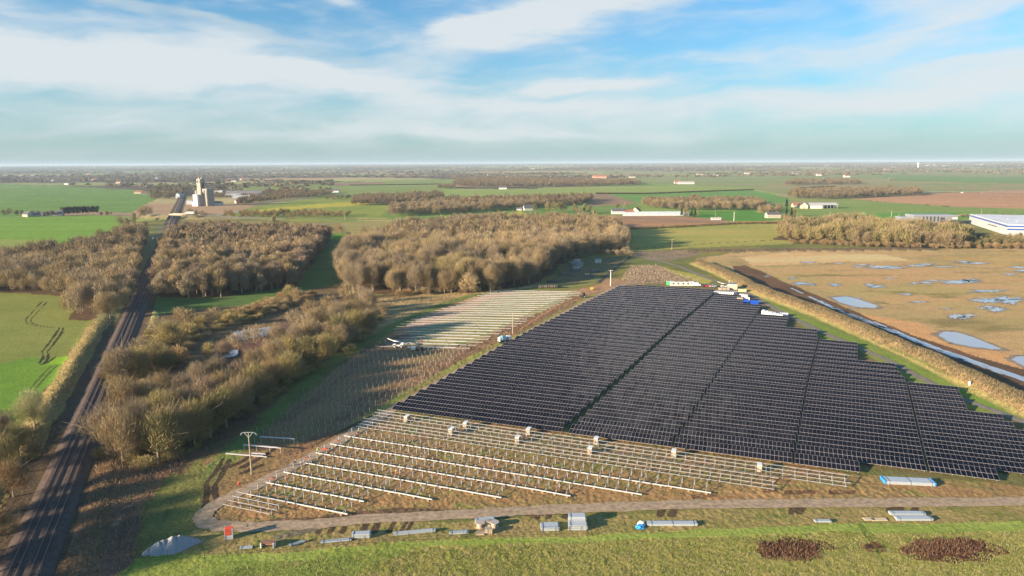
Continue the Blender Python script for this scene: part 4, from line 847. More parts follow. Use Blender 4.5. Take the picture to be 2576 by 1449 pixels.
# ------------------------------------------------------------------ posts and laid-out beams in the western field
def nonfree(s,n): return SNxy(s,n)
PP=poly([(905,885),(1000,872),(1175,880),(1130,918),(1065,968),(990,1012),(930,1043),(870,1078),(775,1110),(740,1120),(640,1118),(610,1108),(660,1075),(735,1010),(790,975),(850,930)])
posts=[]
for r in range(34):
    n0=92+ 6.4*r
    for q,(dn,h) in enumerate(((0,1.15),(2.5,1.95))):
        for s in np.arange(-215,-110,2.42):
            n=n0+dn-.012*(s+160); p=SNxy(s+.3*(r%2),n)
            if inpoly(np.array([p[0]]),np.array([p[1]]),PP)[0]: posts.append((p[0],p[1],h*random.uniform(.92,1.06)*.9,2*r+q,s))
print('POSTS',len(posts))
posts.sort(key=lambda t:math.hypot(t[0],t[1]))
m_pp=MB().box(0,0,0,.09,.07,1).mesh('steel_post',m_galv); tip=mat('red_mark',(.65,.10,.08),.6)
for j,(x,y,h,r,s) in enumerate(posts[:298]):
    o=link('steel_post',m_pp,None,(x,y,hz(x,y)-.1)); o.scale=(1,1,h+.1)
    rws=sorted({t[3] for t in posts[:298]}); mates=sorted(t[4] for t in posts[:298] if t[3]==r)
    tag(o,f"bare steel post, {ordw(1+mates.index(s))} from the left in the {ordw(1+rws.index(r))} post line up",'post','driven steel posts in rows')
if len(posts)>298:
    mb=MB()
    for x,y,h,r,s in posts[298:]: mb.box(x,y,-.05,.13,.09,h)
    tag(mb.build('steel_posts_far',m_galv),'far rows of bare steel posts up to the first laid beams','post',kind='stuff')
# beams laid on the ground further back
BL=[(945,872,1180,868)]
bl_l=lambda v: np.interp(v,[732,745,760,780,800,820,835,850,865,876],[1245,1205,1170,1110,1050,1005,985,1010,975,940])
bl_r=lambda v: np.interp(v,[732,745,760,780,800,820,835,850,865,876],[1465,1455,1420,1375,1340,1300,1265,1232,1205,1180])
nrow=0; v=735.0; rowsv=[]
nn_=toSN(*G(1000,872)[:2])[1]
while True:
    # rows 6.1 m apart, each a pair of beams on short blocks
    p=None; n=nn_+nrow*6.1
    L=None
    for u0 in (1150,):
        # image row of this site row near its middle
        g=SNxy(-150+ nrow*1.6,n); uu,vv=PX((g[0],g[1],0))
    if vv<733: break
    rowsv.append((n,vv)); nrow+=1
for c,(n,vv) in enumerate(rowsv):
    ul,ur=bl_l(vv),bl_r(vv); gl=G(ul,vv-2.5); gr=G(ur,vv+3.0 if vv>800 else vv+1.2)
    for q in (0,1.5):
        a=Vector((gl.x+(q*3),gl.y+q,.32)); b_=Vector((gr.x-(q*4),gr.y+q,.32)); L=(b_-a).length; t=0; k=0
        ee=empty('beam_row',(a.x,a.y,0),f"{'nearer' if q==0 else 'farther'} of two white beam lines on the grass, {ordw(c+1)} pair beyond the posts",'steel beams','bright beams laid out on the western field')
        while t<L-3:
            l=min(random.choice((7.5,9,12.5)),L-t); d=(b_-a).normalized(); p0=d*t; p1=d*(t+l-random.uniform(.05,.5)); w=random.uniform(.14,.34); k+=1
            MB().bar(p0+Vector((0,random.uniform(-.12,.12),.3)),p1+Vector((0,random.uniform(-.12,.12),.3)),w,.16).build('beam',m_wht,ee); t+=l
# short beams by the pole
for u0,v0,u1,v1,z,lb in ((568,1141,671,1149,.4,'lowest white beam by the wooden pole'),(612,1119,707,1127,1.5,'white beam lying on tall posts behind the wooden pole'),(654,1099,741,1104,1.5,'farthest white beam above the wooden pole'),(633,1140,668,1142,.3,'short white beam on the soil beside the wooden pole')):
    a=G(u0,v0,z); b_=G(u1,v1,z); e=empty('beam_bundle',(a.x,a.y,0),lb,'steel beams','beams near the wooden pole')
    MB().bar((0,0,z),(b_.x-a.x,b_.y-a.y,z),.28,.16).build('beam',m_wht,e)
    MB().bar((0,.35,z),((b_.x-a.x)*.9,(b_.y-a.y)*.9+.35,z),.2,.14).build('beam',m_wht,e)
    mb=MB(); 
    for t in (.02,.35,.7,.98): mb.box((b_.x-a.x)*t,(b_.y-a.y)*t,0,.12,.1,z-.08)
    mb.build('post_row',m_galv,e)

# ------------------------------------------------------------------ buildings
def wall_m(n,c): return mat('render_'+n,c,.85,var=.07,scale=.8)
m_white=wall_m('white',(.60,.58,.55)); m_cream=wall_m('cream',(.48,.42,.33)); m_stone=wall_m('stone',(.42,.37,.30)); m_gw=wall_m('grey',(.42,.44,.46))
m_slate=mat('slate_roof',(.10,.10,.12),.7,var=.2,scale=1.5); m_tile=mat('tile_roof',(.30,.13,.08),.8,var=.2,scale=1.5); m_sheetr=mat('sheet_roof',(.48,.48,.47),.6,var=.1,scale=.5)
m_win=mat('window_glass',(.03,.035,.045),.15,spec=.8); m_dark=mat('dark_opening',(.03,.03,.03),.9); m_blue=mat('blue_band',(.02,.07,.32),.5); m_conc=mat('concrete',(.34,.31,.265),.85,var=.15,scale=.3)
def house(u,v,w,d,h,rh,rz,wm,rm,lab,cat='house',name='house',chim=True,wins=True,z=0):
    g=G(u,v); e=empty(name,(g.x,g.y,hz(g.x,g.y)+z),lab,cat,'houses and barns among the fields',R(rz))
    MB().tri_wall(0,0,h,w,d,rh).build('wall',wm,e)
    r=MB().gable(0,0,h,w,d,rh).build('roof',rm,e)
    if chim: MB().box(w*.3,0,h+rh*.5,.8,.8,rh*.5+1.2).build('chimney',mat('brick',(.35,.16,.10),.9),r)
    if wins:
        n=max(1,int(w/3.5))
        for i in range(n):
            x=-w/2+w*(i+.5)/n; f=MB().box(x,-d/2-.03,h*.35,1.1,.1,1.3).build('window',mat('window_frame',(.7,.7,.68),.6),e)
            MB().box(x,-d/2-.09,h*.35+.1,.85,.05,1.1).build('pane',m_win,f)
        MB().box(-w/2-.03,0,0,.1,1.1,2.1).build('door',mat('door_wood',(.20,.10,.06),.6),e)
    return e
for a in [(70,545,12,9,4,4,-20,m_cream,m_slate,'cream gabled farmhouse with dark roof, leftmost house of the picture'),(98,544,16,9,3.5,4,5,m_stone,m_slate,'low dark-roofed farm building between cream farmhouse and dark tree row'),
  (140,543,22,10,3.5,4.5,5,m_stone,m_slate,'long grey-roofed barn just before the dark tree row'),(1328,529,15,9,4,5,15,m_white,m_slate,'white gabled cottage with steep dark roof left of the yellowish trees'),
  (1306,529,9,6,3,2,0,m_white,m_slate,'small white outbuilding left of the white gabled cottage'),
  (1555,538,20,9,4.5,3.5,0,m_white,m_slate,'white roadside house with dark roof beside the tiled one'),(1582,538,13,8,3.5,3,0,m_cream,m_tile,'low roadside building with orange tiled roof'),(1600,536,10,12,4,5,60,m_cream,m_tile,'gable-ended barn at the left end of the greenhouse'),
  (1944,548,19,11,5,3,0,m_cream,m_slate,'cream house with a wide front left of the two dark pointed trees'),(2006,521,18,9,4,3.5,0,m_cream,m_tile,'small brown-roofed house left of the stone farmhouse'),(2022,524,19,12,5.5,5,70,m_stone,m_slate,'stone farmhouse with large grey roof beside the pale barn'),
  (1801,553,13,4,2.4,.8,0,m_white,m_sheetr,'low white shed at the roadside by the tall concrete pole'),(350,487,22,12,4,4,0,m_cream,m_tile,'reddish farm roofs at the left of the silo village'),(364,489,16,9,4,3,20,m_cream,m_tile,'tiled house at the right of the reddish farm roofs'),(392,479,18,9,4,4,0,m_white,m_slate,'white village house nearest the far woods left of the silo'),
  (452,498,14,12,7,5,80,m_gw,m_sheetr,'tall grey house between the road and the railway before the silo'),(479,514,12,9,7,1,0,m_gw,m_sheetr,'grey cabin-like building at the foot of the silo'),
  (530,517,44,12,5,3,0,m_white,m_slate,'long white shed with dark roof right of the silo foot'),(535,489,20,11,5,3,10,m_cream,m_sheetr,'pale workshop behind the silo yard'),(550,488,24,12,6,3,0,m_stone,m_sheetr,'wide pale hall right of the workshop'),
  (592,499,24,16,6,5,15,m_stone,m_sheetr,'brownish hangar roof below the long grey hall, left one'),(608,505,34,18,6,6,15,m_stone,m_sheetr,'largest brownish hangar below the long grey hall'),(640,497,30,16,6,5,10,m_cream,m_tile,'reddish-roofed hangar at the right end of the long grey hall'),(655,500,24,14,5,4,0,m_stone,m_slate,'dark-roofed building right of the reddish-roofed hangar'),(600,511,12,8,4,3,40,m_white,m_tile,'small white house under the brownish hangars'),
  (1510,449,62,22,10,9,0,wall_m('pink',(.60,.34,.24)),m_tile,'large pinkish manor farm behind the far wood'),(1495,448,20,20,8,6,0,wall_m('pink',(.60,.34,.24)),m_tile,'pinkish wing at the left end of the manor farm'),(1726,463,56,18,5,4,0,m_white,m_sheetr,'long pale farm shed far off in the tan fields'),(1705,462,26,14,6,6,0,m_stone,m_tile,'tiled farmhouse left of the long pale farm shed'),
  (1265,480-4,24,12,5,4,0,m_white,m_slate,'tiny white farm left of the round far copse'),(842,484,26,12,5,4,0,m_white,m_slate,'white house hidden by slim poplars right of the village'),(1262,449,40,14,6,4,0,m_cream,m_slate,'pale farmstead in the green fields above the far copse'),
  (2916-20,445,30,14,6,4,0,m_cream,m_tile,'cream farm at the right end of the far fields')]: house(*a)
# far specks: villages on the plain
for i,(u,v,w,c) in enumerate([(380,432,60,0),(390,432,40,1),(395,450,30,0),(520,428,50,0),(700,425,45,1),(720,427,60,0),(930,421,70,0),(945,423,60,0),(1010,421,50,1),(1230,441,50,0),(1590,447,60,1),(1760,441,70,0),(1800,443,45,0),(1880,438,60,0),(2000,439,60,1),(2060,442,50,0),(2080,421,70,0),(2130,446,50,0),(2150,422,60,1),(2230,430,70,0),(2240,424,80,0),(2250,426,60,1),(2335,421,80,0),(2352,420,70,0),(2375,421,90,1),(2385,419,60,0),(2455,419,110,1),(2470,420,60,0),(2555,414,70,0),(225,442,60,1),(130,455,50,0),(240,455,55,0),(170,465,30,0),(300,462,34,1),(2912,450,20,0),(165,437,50,1),(1340,428,60,0),(1130,425,60,0),(640,430,60,1),(575,455,45,0),(590,458,40,1),(610,453,36,0)]):
    house(u,v,w*.55,16,7,5,0,[m_white,m_cream][c],[m_slate,m_tile][i%2],f"tiny pale building far out on the plain, {ordw(1+sorted([q[0] for q in [(380,),(390,),(395,),(520,),(700,),(720,),(930,),(945,),(1010,),(1230,),(1590,),(1760,),(1800,),(1880,),(2000,),(2060,),(2080,),(2130,),(2150,),(2230,),(2240,),(2250,),(2335,),(2352,),(2375,),(2385,),(2455,),(2470,),(2555,),(225,),(130,),(240,),(170,),(300,),(2912,),(165,),(1340,),(1130,),(640,),(575,),(590,),(610,)]]).index(u))} from the left",chim=False,wins=False)
for u,v,h,lab in ((239,428,58,'white water tower on the left horizon'),(2309,426,52,'pale water tower on the right horizon')):
    g=G(u,v); e=empty('water_tower',(g.x,g.y,hz(g.x,g.y)-1),lab,'water tower','water towers on the horizon'); MB().cyl((0,0,0),(0,0,h*.75),7,6,12).build('shaft',m_white,e); MB().cyl((0,0,h*.7),(0,0,h*.8),7,13,14).cyl((0,0,h*.8),(0,0,h),13,12,14).build('tank',m_white,e)
# grain silo
g=G(506,518); e=empty('grain_silo',(g.x,g.y,0),'tall concrete grain silo tower with white annex beside the railway','silo',rz=R(-24)); e.scale=(.86,.86,1.0)
MB().box(0,4,0,11,13,51).box(-3,4,51,3,5,3).box(3,5,51,4,4,2).build('tower',m_conc,e)
mb=MB()
for k in range(5): mb.box(-5.6,-1+k*2.6,4,.3,.5,46)
mb.build('pilaster',wall_m('pale',(.55,.50,.42)),e)
mb=MB(); mb.box(5.55,4,8,.2,7,36); mb.build('window_band',m_win,e); MB().box(-2.5,-2.62,44,3,.2,4).box(3,-2.62,44,2,.2,3).build('window',m_win,e)
mb=MB()
for x,y in ((-10,0),(-10,7.2),(-10,14.4)): mb.cyl((x,y,0),(x,y,29),3.6,None,16)
mb.build('cylinder_bin',m_conc,e)
mb=MB()
for x,y in ((11,2),(18.5,2),(11,9.5),(18.5,9.5),(11,17),(18.5,17)): mb.cyl((x,y,0),(x,y,30),3.7,None,16)
mb.box(15,9,30,14,20,2.5); mb.build('bin_cluster',m_conc,e)
MB().box(-1,-8,0,13,11,22).box(-8,-9,0,7,10,8).build('annex',m_white,e); MB().box(7,-4,0,4,5,26).build('elevator_shaft',m_conc,e); MB().cyl((-8,-1,29),(-4,1,33),1.2,1.2,8).build('pipe',m_gw,e)
# long mill building with dormer rows
g=G(617,497); e=empty('mill_building',(g.x,g.y,0),'very long grey mill hall with two rows of small roof lights','factory')
MB().tri_wall(0,0,9,86,18,8).build('wall',m_gw,e); r=MB().gable(0,0,9,86,18,8).build('roof',m_slate,e)
for rr,zz,yy in ((0,11,-6.8),(1,14.2,-3.2)):
    for k in range(18): MB().box(-40+k*4.7,yy-.3,zz,1.5,1.2,1.3).build('roof_light',m_white,r)
mb=MB()
for k in range(11): mb.box(-38+k*7.6,-9.1,1,2,.2,6)
mb.build('window',m_win,e)
# greenhouse
g=G(1660,541); e=empty('greenhouse',(g.x,g.y,0),'long pale greenhouse beside the orange-roofed roadside houses','greenhouse')
m_gh=mat('greenhouse_sheet',(.55,.60,.60),.3,var=.12,scale=.3)
for k in range(3):
    MB().tri_wall(-8+k*3,-9+k*9,3,96-k*14,9,1.8).build('bay',m_gh,e)
mb=MB()
for k in range(12): mb.box(-52+k*8,-13.6,0,.3,.2,3.2)
mb.build('frame',m_gw,e)
# pale barn
g=G(2066,524); e=empty('barn',(g.x,g.y,0),'pale sheet-roofed barn with open front right of the stone farmhouse','barn','houses and barns among the fields',R(-4))
MB().tri_wall(-12,2,6,22,20,3).build('wall',m_white,e); MB().gable(0,2,6,48,22,3.2).build('roof',m_sheetr,e); mb=MB()
for k in range(5): mb.box(1+k*5.5,-8,0,.4,.4,6)
mb.build('post',m_gw,e); MB().box(12,6,0,22,8,5).build('dark_interior',m_dark,e)
# grey industrial building
g=G(2340,563); e=empty('office_block',(g.x,g.y,0),'grey metal-clad hall with dark vertical windows behind the right wood','industrial building',rz=R(-8))
MB().box(0,0,0,50,26,11).box(-30,6,0,12,20,8).build('wall',wall_m('metal_grey',(.20,.21,.23)),e); MB().box(0,0,11,51,27,.5).box(-30,6,8,12.5,20.5,.4).build('roof',mat('grey_roof',(.35,.37,.4),.6),e)
mb=MB()
for k in range(5): mb.box(-14+k*4.2,-13.05,4,1.8,.12,6)
mb.box(8,-13.05,3,5,.12,6); mb.box(20,-13.05,1,9,.12,5); mb.build('window',m_win,e); MB().box(22,-13.2,7,6,.12,2).build('sign_panel',m_white,e); MB().box(8,-13.15,1,2.4,.12,1.5).build('red_sign',mat('red_sign',(.5,.04,.03),.5),e)
for k,(x,y) in enumerate(((-16,-18),)): 
    g2=G(2317,560); t=empty('lorry',(g2.x,g2.y-6,0),'white lorry trailer standing before the grey hall','lorry',rz=R(-5)); MB().box(0,0,1,14,2.5,3.2).build('box_body',m_white,t); MB().box(-8.6,0,.6,2.4,2.4,2.6,tx=.8).build('cab',m_white,t)
    mb=MB(); [mb.cyl((xx,-1.3,.5),(xx,1.3,.5),.5,None,10) for xx in (-8.5,-5,4,5.4,6.6)]; mb.build('wheel',m_dark,t)
# white warehouse
g0=G(2532,592); _w=G(2437,561)-g0; e=empty('warehouse',(g0.x,g0.y,0),'huge white flat-roofed warehouse with blue stripes at the right edge','warehouse',rz=math.atan2(_w.y,_w.x)-math.pi/2)
Lx,Ly,Hh=150,_w.length,11.0
MB().box(Lx/2,Ly/2,0,Lx,Ly,Hh).build('wall',wall_m('dull_white',(.40,.40,.40)),e); rf=MB().box(Lx/2,Ly/2,Hh+.02,Lx-1,Ly-1,.3).build('roof',mat('white_roof',(.72,.72,.72),.5,var=.15,scale=.05),e)
mb=MB(); mb.box(-.06,Ly/2,8.7,.2,Ly,1.5); mb.box(Lx/2,-.06,8.9,Lx,.2,1.4); mb.box(Lx/2,-.06,5.6,Lx,.2,1.5); mb.build('blue_stripe',m_blue,e)
mb=MB(); [mb.box(-.1,40+k*5,5.2,.12,3.6,1.1) for k in range(7)]; mb.build('window',m_win,e)
mb=MB(); [mb.box(-.1,6+k*9,0,.14,6,5) for k in range(3)]; mb.build('dock_door',m_gw,e); mb=MB(); [mb.box(20+k*26,12+j*34,Hh+.32,1.6,1.6,.5) for k in range(5) for j in range(3)]; mb.build('roof_vent',m_gw,rf)
# bridge and raised road
def up(u,v,z): return G(u,v,z)
P=[up(340,541,2.5),up(380,539.5,5.2),up(430,539,6),up(462,539.8,6),up(520,542,5),up(560,544.3,3.5),up(640,547.5,1.5),up(720,549.5,.5)]
V=[];F=[]
for i,p in enumerate(P):
    for dy,dz in ((-9-p.z,-p.z-.3),(-4,0),(4,0),(9+p.z,-p.z-.3)): V.append((p.x,p.y+dy,p.z+dz))
    if i and i!=3:
        b=len(V)-8
        for s_ in range(3): F.append((b+s_,b+4+s_,b+5+s_,b+1+s_))
me=bpy.data.meshes.new('embankment'); me.from_pydata(V,[],F); me.materials.append(mat('bank_grass',(.20,.17,.08),.95,var=.3,scale=.3)); tag(link('embankment',me),kind='structure')
V=[];F=[]
for i,p in enumerate(P):
    for dy in (-3.6,3.6): V.append((p.x,p.y+dy,p.z+.12))
    if i: b=len(V)-4; F.append((b,b+2,b+3,b+1))
me=bpy.data.meshes.new('country_road'); me.from_pydata(V,[],F); me.materials.append(mat('pale_road',(.38,.36,.32),.9)); tag(link('country_road',me),kind='structure')
p=P[2]; q=P[3]; e=empty('road_bridge',(p.x,p.y,0),'low road bridge with tan parapets over the railway cutting','bridge'); L=q.x-p.x; dy=q.y-p.y
mb=MB(); mb.bar((0,0,5.4),(L,dy,5.4),9,.9); mb.build('deck',mat('bridge_concrete',(.55,.40,.28),.8),e); mb=MB(); mb.bar((0,-4.4,6.5),(L,dy-4.4,6.5),.3,1.1); mb.bar((0,4.4,6.5),(L,dy+4.4,6.5),.3,1.1); mb.build('parapet',mat('bridge_parapet',(.62,.44,.30),.8),e)
for t in (0.04,.96): MB().box(L*t,dy*t,0,1.2,8.5,5.2).build('pier',m_white,e)
t=empty('lorry',(q.x+7,q.y+.3,6.15),'white box lorry crossing the bridge over the railway','lorry'); MB().box(3,0,1,11,2.5,3.1).build('box_body',m_white,t); MB().box(-4,0,.5,2.4,2.4,2.5,tx=.8).build('cab',m_white,t)
mb=MB(); [mb.cyl((xx,-1.3,.5),(xx,1.3,.5),.5,None,10) for xx in (-4,0,6,7.3)]; mb.build('wheel',m_dark,t)
def car(u,v,z,c,lab,rz=0,van=False,name='car'):
    g=G(u,v,z) if z else G(u,v); e=empty(name,(g.x,g.y,z),lab,'van' if van else 'car','vehicles standing on the site and roads',R(rz)); m=mat('paint_%d'%(hash(c)%9999),c,.35,var=.03,spec=.6,coat=.4)
    if van: MB().box(.6,0,.45,4.0,2.0,2.0,tx=.97,ty=.9).box(-2.05,0,.45,1.5,1.95,1.0,tx=.85,ty=.95).build('body',m,e); MB().box(-1.55,0,1.35,.9,1.7,.75,tx=.55,ty=.9).build('windscreen',m_win,e)
    else: MB().box(0,0,.35,4.3,1.75,.6,tx=.97,ty=.95).build('body',m,e); MB().box(.2,0,.93,2.5,1.6,.55,tx=.68,ty=.82).build('windscreen',m_win,e); MB().box(.25,0,1.46,1.6,1.25,.05).build('roof',m,e)
    for x in (-1.35,1.4):
        for y in (-.85,.85): MB().cyl((x,y-.1,.33),(x,y+.1,.33),.33,None,10).build('wheel',m_dark,e)
    return e
car(735,549,0.6,(.5,.05,.03),'red car on the road beside the slim poplar'); car(2420,486,2.2,(.7,.7,.7),'white lorry-sized van on the far motorway, left one',van=True,name='van'); car(2470,486,2.2,(.7,.7,.7),'small white car on the far motorway right of the van'); car(500,541,5.4,(.6,.6,.6),'white car behind the lorry on the bridge road')
# ------------------------------------------------------------------ poles
m_pole=mat('pole_wood',(.42,.33,.22),.8,var=.15); m_polec=mat('pole_concrete',(.66,.62,.56),.75,var=.08)
def pole(u,v,h,m,kind,lab,r=.16):
    g=G(u,v); e=empty('utility_pole',(g.x,g.y,0),lab,'utility pole','power line poles'); MB().cyl((0,0,-.2),(0,0,h),r*1.35,r*.75,8).build('shaft',m,e)
    if kind=='Y':
        MB().bar((0,0,h-1.4),(-1.1,0,h),.12).bar((0,0,h-1.4),(1.1,0,h),.12).bar((-1.9,0,h-.25),(-1.1,0,h+.02),.12).bar((1.1,0,h+.02),(1.9,0,h-.3),.12).bar((-1.1,0,h),(1.1,0,h+.0),.12).build('crossarm',m_galv,e)
    elif kind=='T': MB().bar((-1.3,0,h-.2),(1.3,0,h-.2),.25,.2).build('crossarm',m,e)
    if kind:
        for x in ((-1.9,0,1.9) if kind=='Y' else (-1.2,0,1.2)): MB().cyl((x,0,h-.75 if kind=='Y' else h-.1),(x,0,h-.3 if kind=='Y' else h+.3),.08,.06,7).build('insulator',m_gw,e)
    return e
pole(633,1193,11.2,m_pole,'Y','tall tan wooden pole with forked steel head beside the curved gravel track'); pole(1536,719,10,m_polec,'T','white concrete pole with short crossarm at the top left of the array',.28)
pole(1290,840,10,m_pole,'','slender pole without crossarm beside the concrete mixer'); pole(1690,628,9,m_pole,'T','brown wooden pole at the near edge of the light green field'); pole(1846,558,13,m_polec,'T','white concrete pole in the dark green field near the road',.32)
for i,(u,v) in enumerate(((443,537),(1110,552),(1022,552),(868,553),(1310,550),(1493,545),(1618,545),(2242,545),(2088,546),(2170,549),(2468,541),(2260,552),(1800,545),(1880,527))): pole(u,v,8.5,m_polec if i%2 else m_pole,'',f"thin distant roadside pole, {ordw(1+sorted([443,1110,1022,868,1310,1493,1618,2242,2088,2170,2468,2260,1800,1880]).index(u))} from the left",.14)
# ------------------------------------------------------------------ treatment works
g=G(1451,669); e=empty('treatment_tank',(g.x,g.y,0),'round concrete treatment tank with pipework on top, in the shade of the wood','tank')
MB().cyl((0,0,0),(0,0,2.8),5,None,24).build('basin_wall',m_conc,e); mb=MB()
for k in range(9): a=k*.7; mb.cyl((math.cos(a)*3,math.sin(a)*2,2.8),(math.cos(a)*2.2,math.sin(a)*1.5,5.2),.12,None,6)
for k in range(5): mb.bar((-3,-1.5+k*.7,4.4+.2*k),(3,-1.2+k*.7,4.6+.1*k),.12)
mb.build('pipework',m_galv,e); MB().cyl((-1,0,3),(-1,0,5.4),.7,None,10).cyl((1.5,.5,3),(1.5,.5,5),.5,None,10).build('aerator',m_gw,e); mb=MB(); [mb.bar((5*math.cos(a),5*math.sin(a),3.7),(5*math.cos(a+.26),5*math.sin(a+.26),3.7),.06) for a in np.arange(0,6.28,.26)]; mb.build('railing',m_galv,e)
g=G(1505,661); e=empty('white_hut',(g.x,g.y,0),'small white hut with blue-grey roof by the treatment basins','hut',rz=R(-12)); MB().box(0,0,0,4.6,3.6,2.7).build('wall',m_white,e); MB().box(0,0,2.7,4.9,3.9,.25).build('roof',mat('blue_grey_roof',(.16,.20,.28),.5),e); MB().box(1.2,-1.83,0,.9,.08,2).build('door',m_gw,e)
g=G(1451,675); e=empty('container',(g.x,g.y,0),'low pale skip before the round treatment tank','container'); MB().box(0,0,0,5.2,1.9,1.3,tx=1.04,ty=1.04).build('body',wall_m('pale',(.55,.50,.42)),e); MB().box(0,0,1.32,5,1.7,.05).build('lid',m_gw,e)
for k,(u,v) in enumerate(((1446,681),(1423,691),(1495,683),(1478,693),(1389,709))):
    g=G(u,v); e=empty('settling_basin',(g.x,g.y,0),['dark round basin with three white bars nearest the tank','dark basin at the left below the tank','dark basin right of the tank nearest the hut','widest dark basin nearest the fence','dark basin alone at the edge of the wood'][k],'basin','round sunken basins')
    MB().cyl((0,0,.02),(0,0,.28),4.8 if k<4 else 4.0,None,24).build('rim',mat('wet_rim',(.09,.10,.10),.8),e); mb=MB(); mb.cyl((0,0,.1),(0,0,.31),4.4 if k<4 else 3.7,None,24); mb.build('water_surface',mat('dark_water',(.006,.008,.01),.5,spec=.1),e)
    if k<4:
        for j in range(3 if k==0 else 2): MB().bar((-1.2+j*1.5,-4.6,.8),(-.8+j*1.5,4.6,.8),.14).build('walkway_rail',m_white,e)
# mesh fences
def fence(pts,h,sp,lab,col,th=.09):
    Q=[G(u,v) for u,v in pts]; e=empty('wire_fence',tuple(Q[0]),lab,'fence'); o=Q[0]; wires=MB(); n=0
    for a,b in zip(Q[:-1],Q[1:]):
        L=(b-a).length; m=max(1,int(L/sp))
        for i in range(m+1):
            p=a.lerp(b,i/m)-o; n+=1
            if n<=98: MB().box(p.x,p.y,hz(*(p+o)[:2]),th,th,h).build('post',col,e)
        for z in (.25,.85,1.4,h-.05): wires.bar(a-o+Vector((0,0,z)),b-o+Vector((0,0,z)),.022)
    wires.build('wire',col,e)
m_fg=mat('green_wire',(.05,.09,.05),.6); fence([(1586,645),(1560,665),(1532,683),(1493,711)],2,2.5,'green mesh fence slanting past the treatment works',m_fg,.12)
m_fd=mat('fence_dark',(.05,.05,.04),.7); fence([(515,1406),(640,1392),(780,1378),(920,1368),(1100,1357),(1300,1348),(1500,1343)],1.9,2.6,'thin dark wire fence along the bottom meadow',m_fd,.05)
fence([(470,1236),(420,1300),(380,1360),(330,1405),(515,1406)],1.9,3.5,'thin dark wire fence around the gravel heap corner',m_fd,.05)
# ------------------------------------------------------------------ site plant and materials
m_card=mat('cardboard',(.40,.33,.24),.85,var=.12); m_wrap=mat('white_wrap',(.80,.79,.76),.4,var=.06,spec=.6)
for k,(u,v) in enumerate(((1024,1060),(1136,1092),(1172,1076),(1303,1113),(1330,1092),(1485,1140),(1500,1116),(1695,1148),(1910,1184))):
    g=G(u,v); e=empty('panel_pallet',(g.x,g.y,0),f"tall cardboard pallet of panels among the rails, {ordw(k+1)} from the left",'pallet','panel pallets among the racks',AZ+R(4))
    MB().box(0,0,0,1.2,2.2,.14).build('pallet_base',mat('timber',(.30,.21,.13),.9),e); MB().box(0,0,.15,1.15,2.0,1.6).build('carton',m_card,e); MB().box(0,0,1.755,1.2,2.05,.1).build('lid',m_wrap,e); mb=MB(); [mb.box(0,y,.14,1.17,.04,1.63) for y in (-.6,.6)]; mb.build('strap',m_white,e)
def pal(u,v,w,d,h,lab,rz=0,m=None):
    g=G(u,v); e=empty('wrapped_pallet',(g.x,g.y,0),lab,'pallet','white wrapped pallets at the array edge',R(rz)); MB().box(0,0,0,w,d,.14).build('pallet_base',mat('timber',(.30,.21,.13),.9),e); MB().box(0,0,.15,w*.97,d*.97,h).build('wrapped_load',m or m_wrap,e)
for k in range(9): pal(1803+k*5.6,738-.3*k+.5*k,1.7,5.2,1.3,f"white wrapped pallet in the close row by the beige cabin, {ordw(k+1)} from the left",-52)
for k in range(3): pal(1812+k*9,729,2.2,2.4,1.2,f"cream pallet behind the close white row, {ordw(k+1)} from the left",-10,m_card)
for k,(u,v,w,h) in enumerate(((1861,759,3.2,2.2),(1872,751,3.4,2.2),(1866,747,2.6,1.6),(1878,757,3.0,2.0))): pal(u,v,w,3,h,['cream-sided pallet left of the blue skips, nearest','white-topped pallet just behind the left blue skip','smallest white pallet behind the blue skips','white pallet between the two blue skips'][k],-15,m_card if k==0 else None)
for k in range(6): pal(1920+k*9,792+k*1.5,1.6,3.6,2.3-.12*k,f"tall white slab pallet on the stepped array edge, {ordw(k+1)} from the left",-25)
pal(1972,795,3.6,2.0,1.5,'wide low white pallet at the right end of the slab pallets',-8)
for k,(u,v,w,lab) in enumerate(((1876,764,3.2,'smaller blue skip beside the cream pallet'),(1898,765,5.0,'larger blue open skip nearest the grass'))):
    g=G(u,v); e=empty('skip',(g.x,g.y,0),lab,'skip','blue skips',R(-20)); m=mat('skip_blue',(.01,.07,.42),.45,var=.1); mb=MB(); w2=w/2; d2=1.1; H=1.9
    o=[(-w2*.8,-d2*.85,.1),(w2*.8,-d2*.85,.1),(w2*.8,d2*.85,.1),(-w2*.8,d2*.85,.1),(-w2,-d2,H),(w2,-d2,H),(w2,d2,H),(-w2,d2,H)]; q=[(x*.94,y*.94,z+.08 if z<1 else z) for x,y,z in o]
    mb.add(o+q,[(0,1,5,4),(1,2,6,5),(2,3,7,6),(3,0,4,7),(8,12,13,9),(9,13,14,10),(10,14,15,11),(11,15,12,8),(4,5,13,12),(5,6,14,13),(6,7,15,14),(7,4,12,15),(8,9,10,11),(0,3,2,1)]); mb.build('hull',m,e)
    mb=MB(); [mb.box(-w2*.8+i*w*.8/4,-d2*.95,.3,.12,.15,1.4) for i in range(5)]; mb.build('rib',m,e); MB().box(0,0,.5,w*.75,1.5,.5).build('rubbish',m_wrap,e)
g=G(1843,727); e=empty('site_cabin',(g.x,g.y,0),'beige box-shaped transformer cabin with grey roof at the far corner','cabin',rz=R(-15)); MB().box(0,0,0,5.2,4.4,3.4).build('wall',m_cream,e); MB().box(0,0,3.4,5.4,4.6,.2).build('roof',mat('blue_grey_roof',(.16,.20,.28),.5),e); MB().box(-1,-2.23,0,1.1,.06,2.2).build('door',m_gw,e); MB().cyl((-2.2,1.5,3.4),(-2.2,1.5,5.2),.15,None,6).build('vent_pipe',m_white,e)
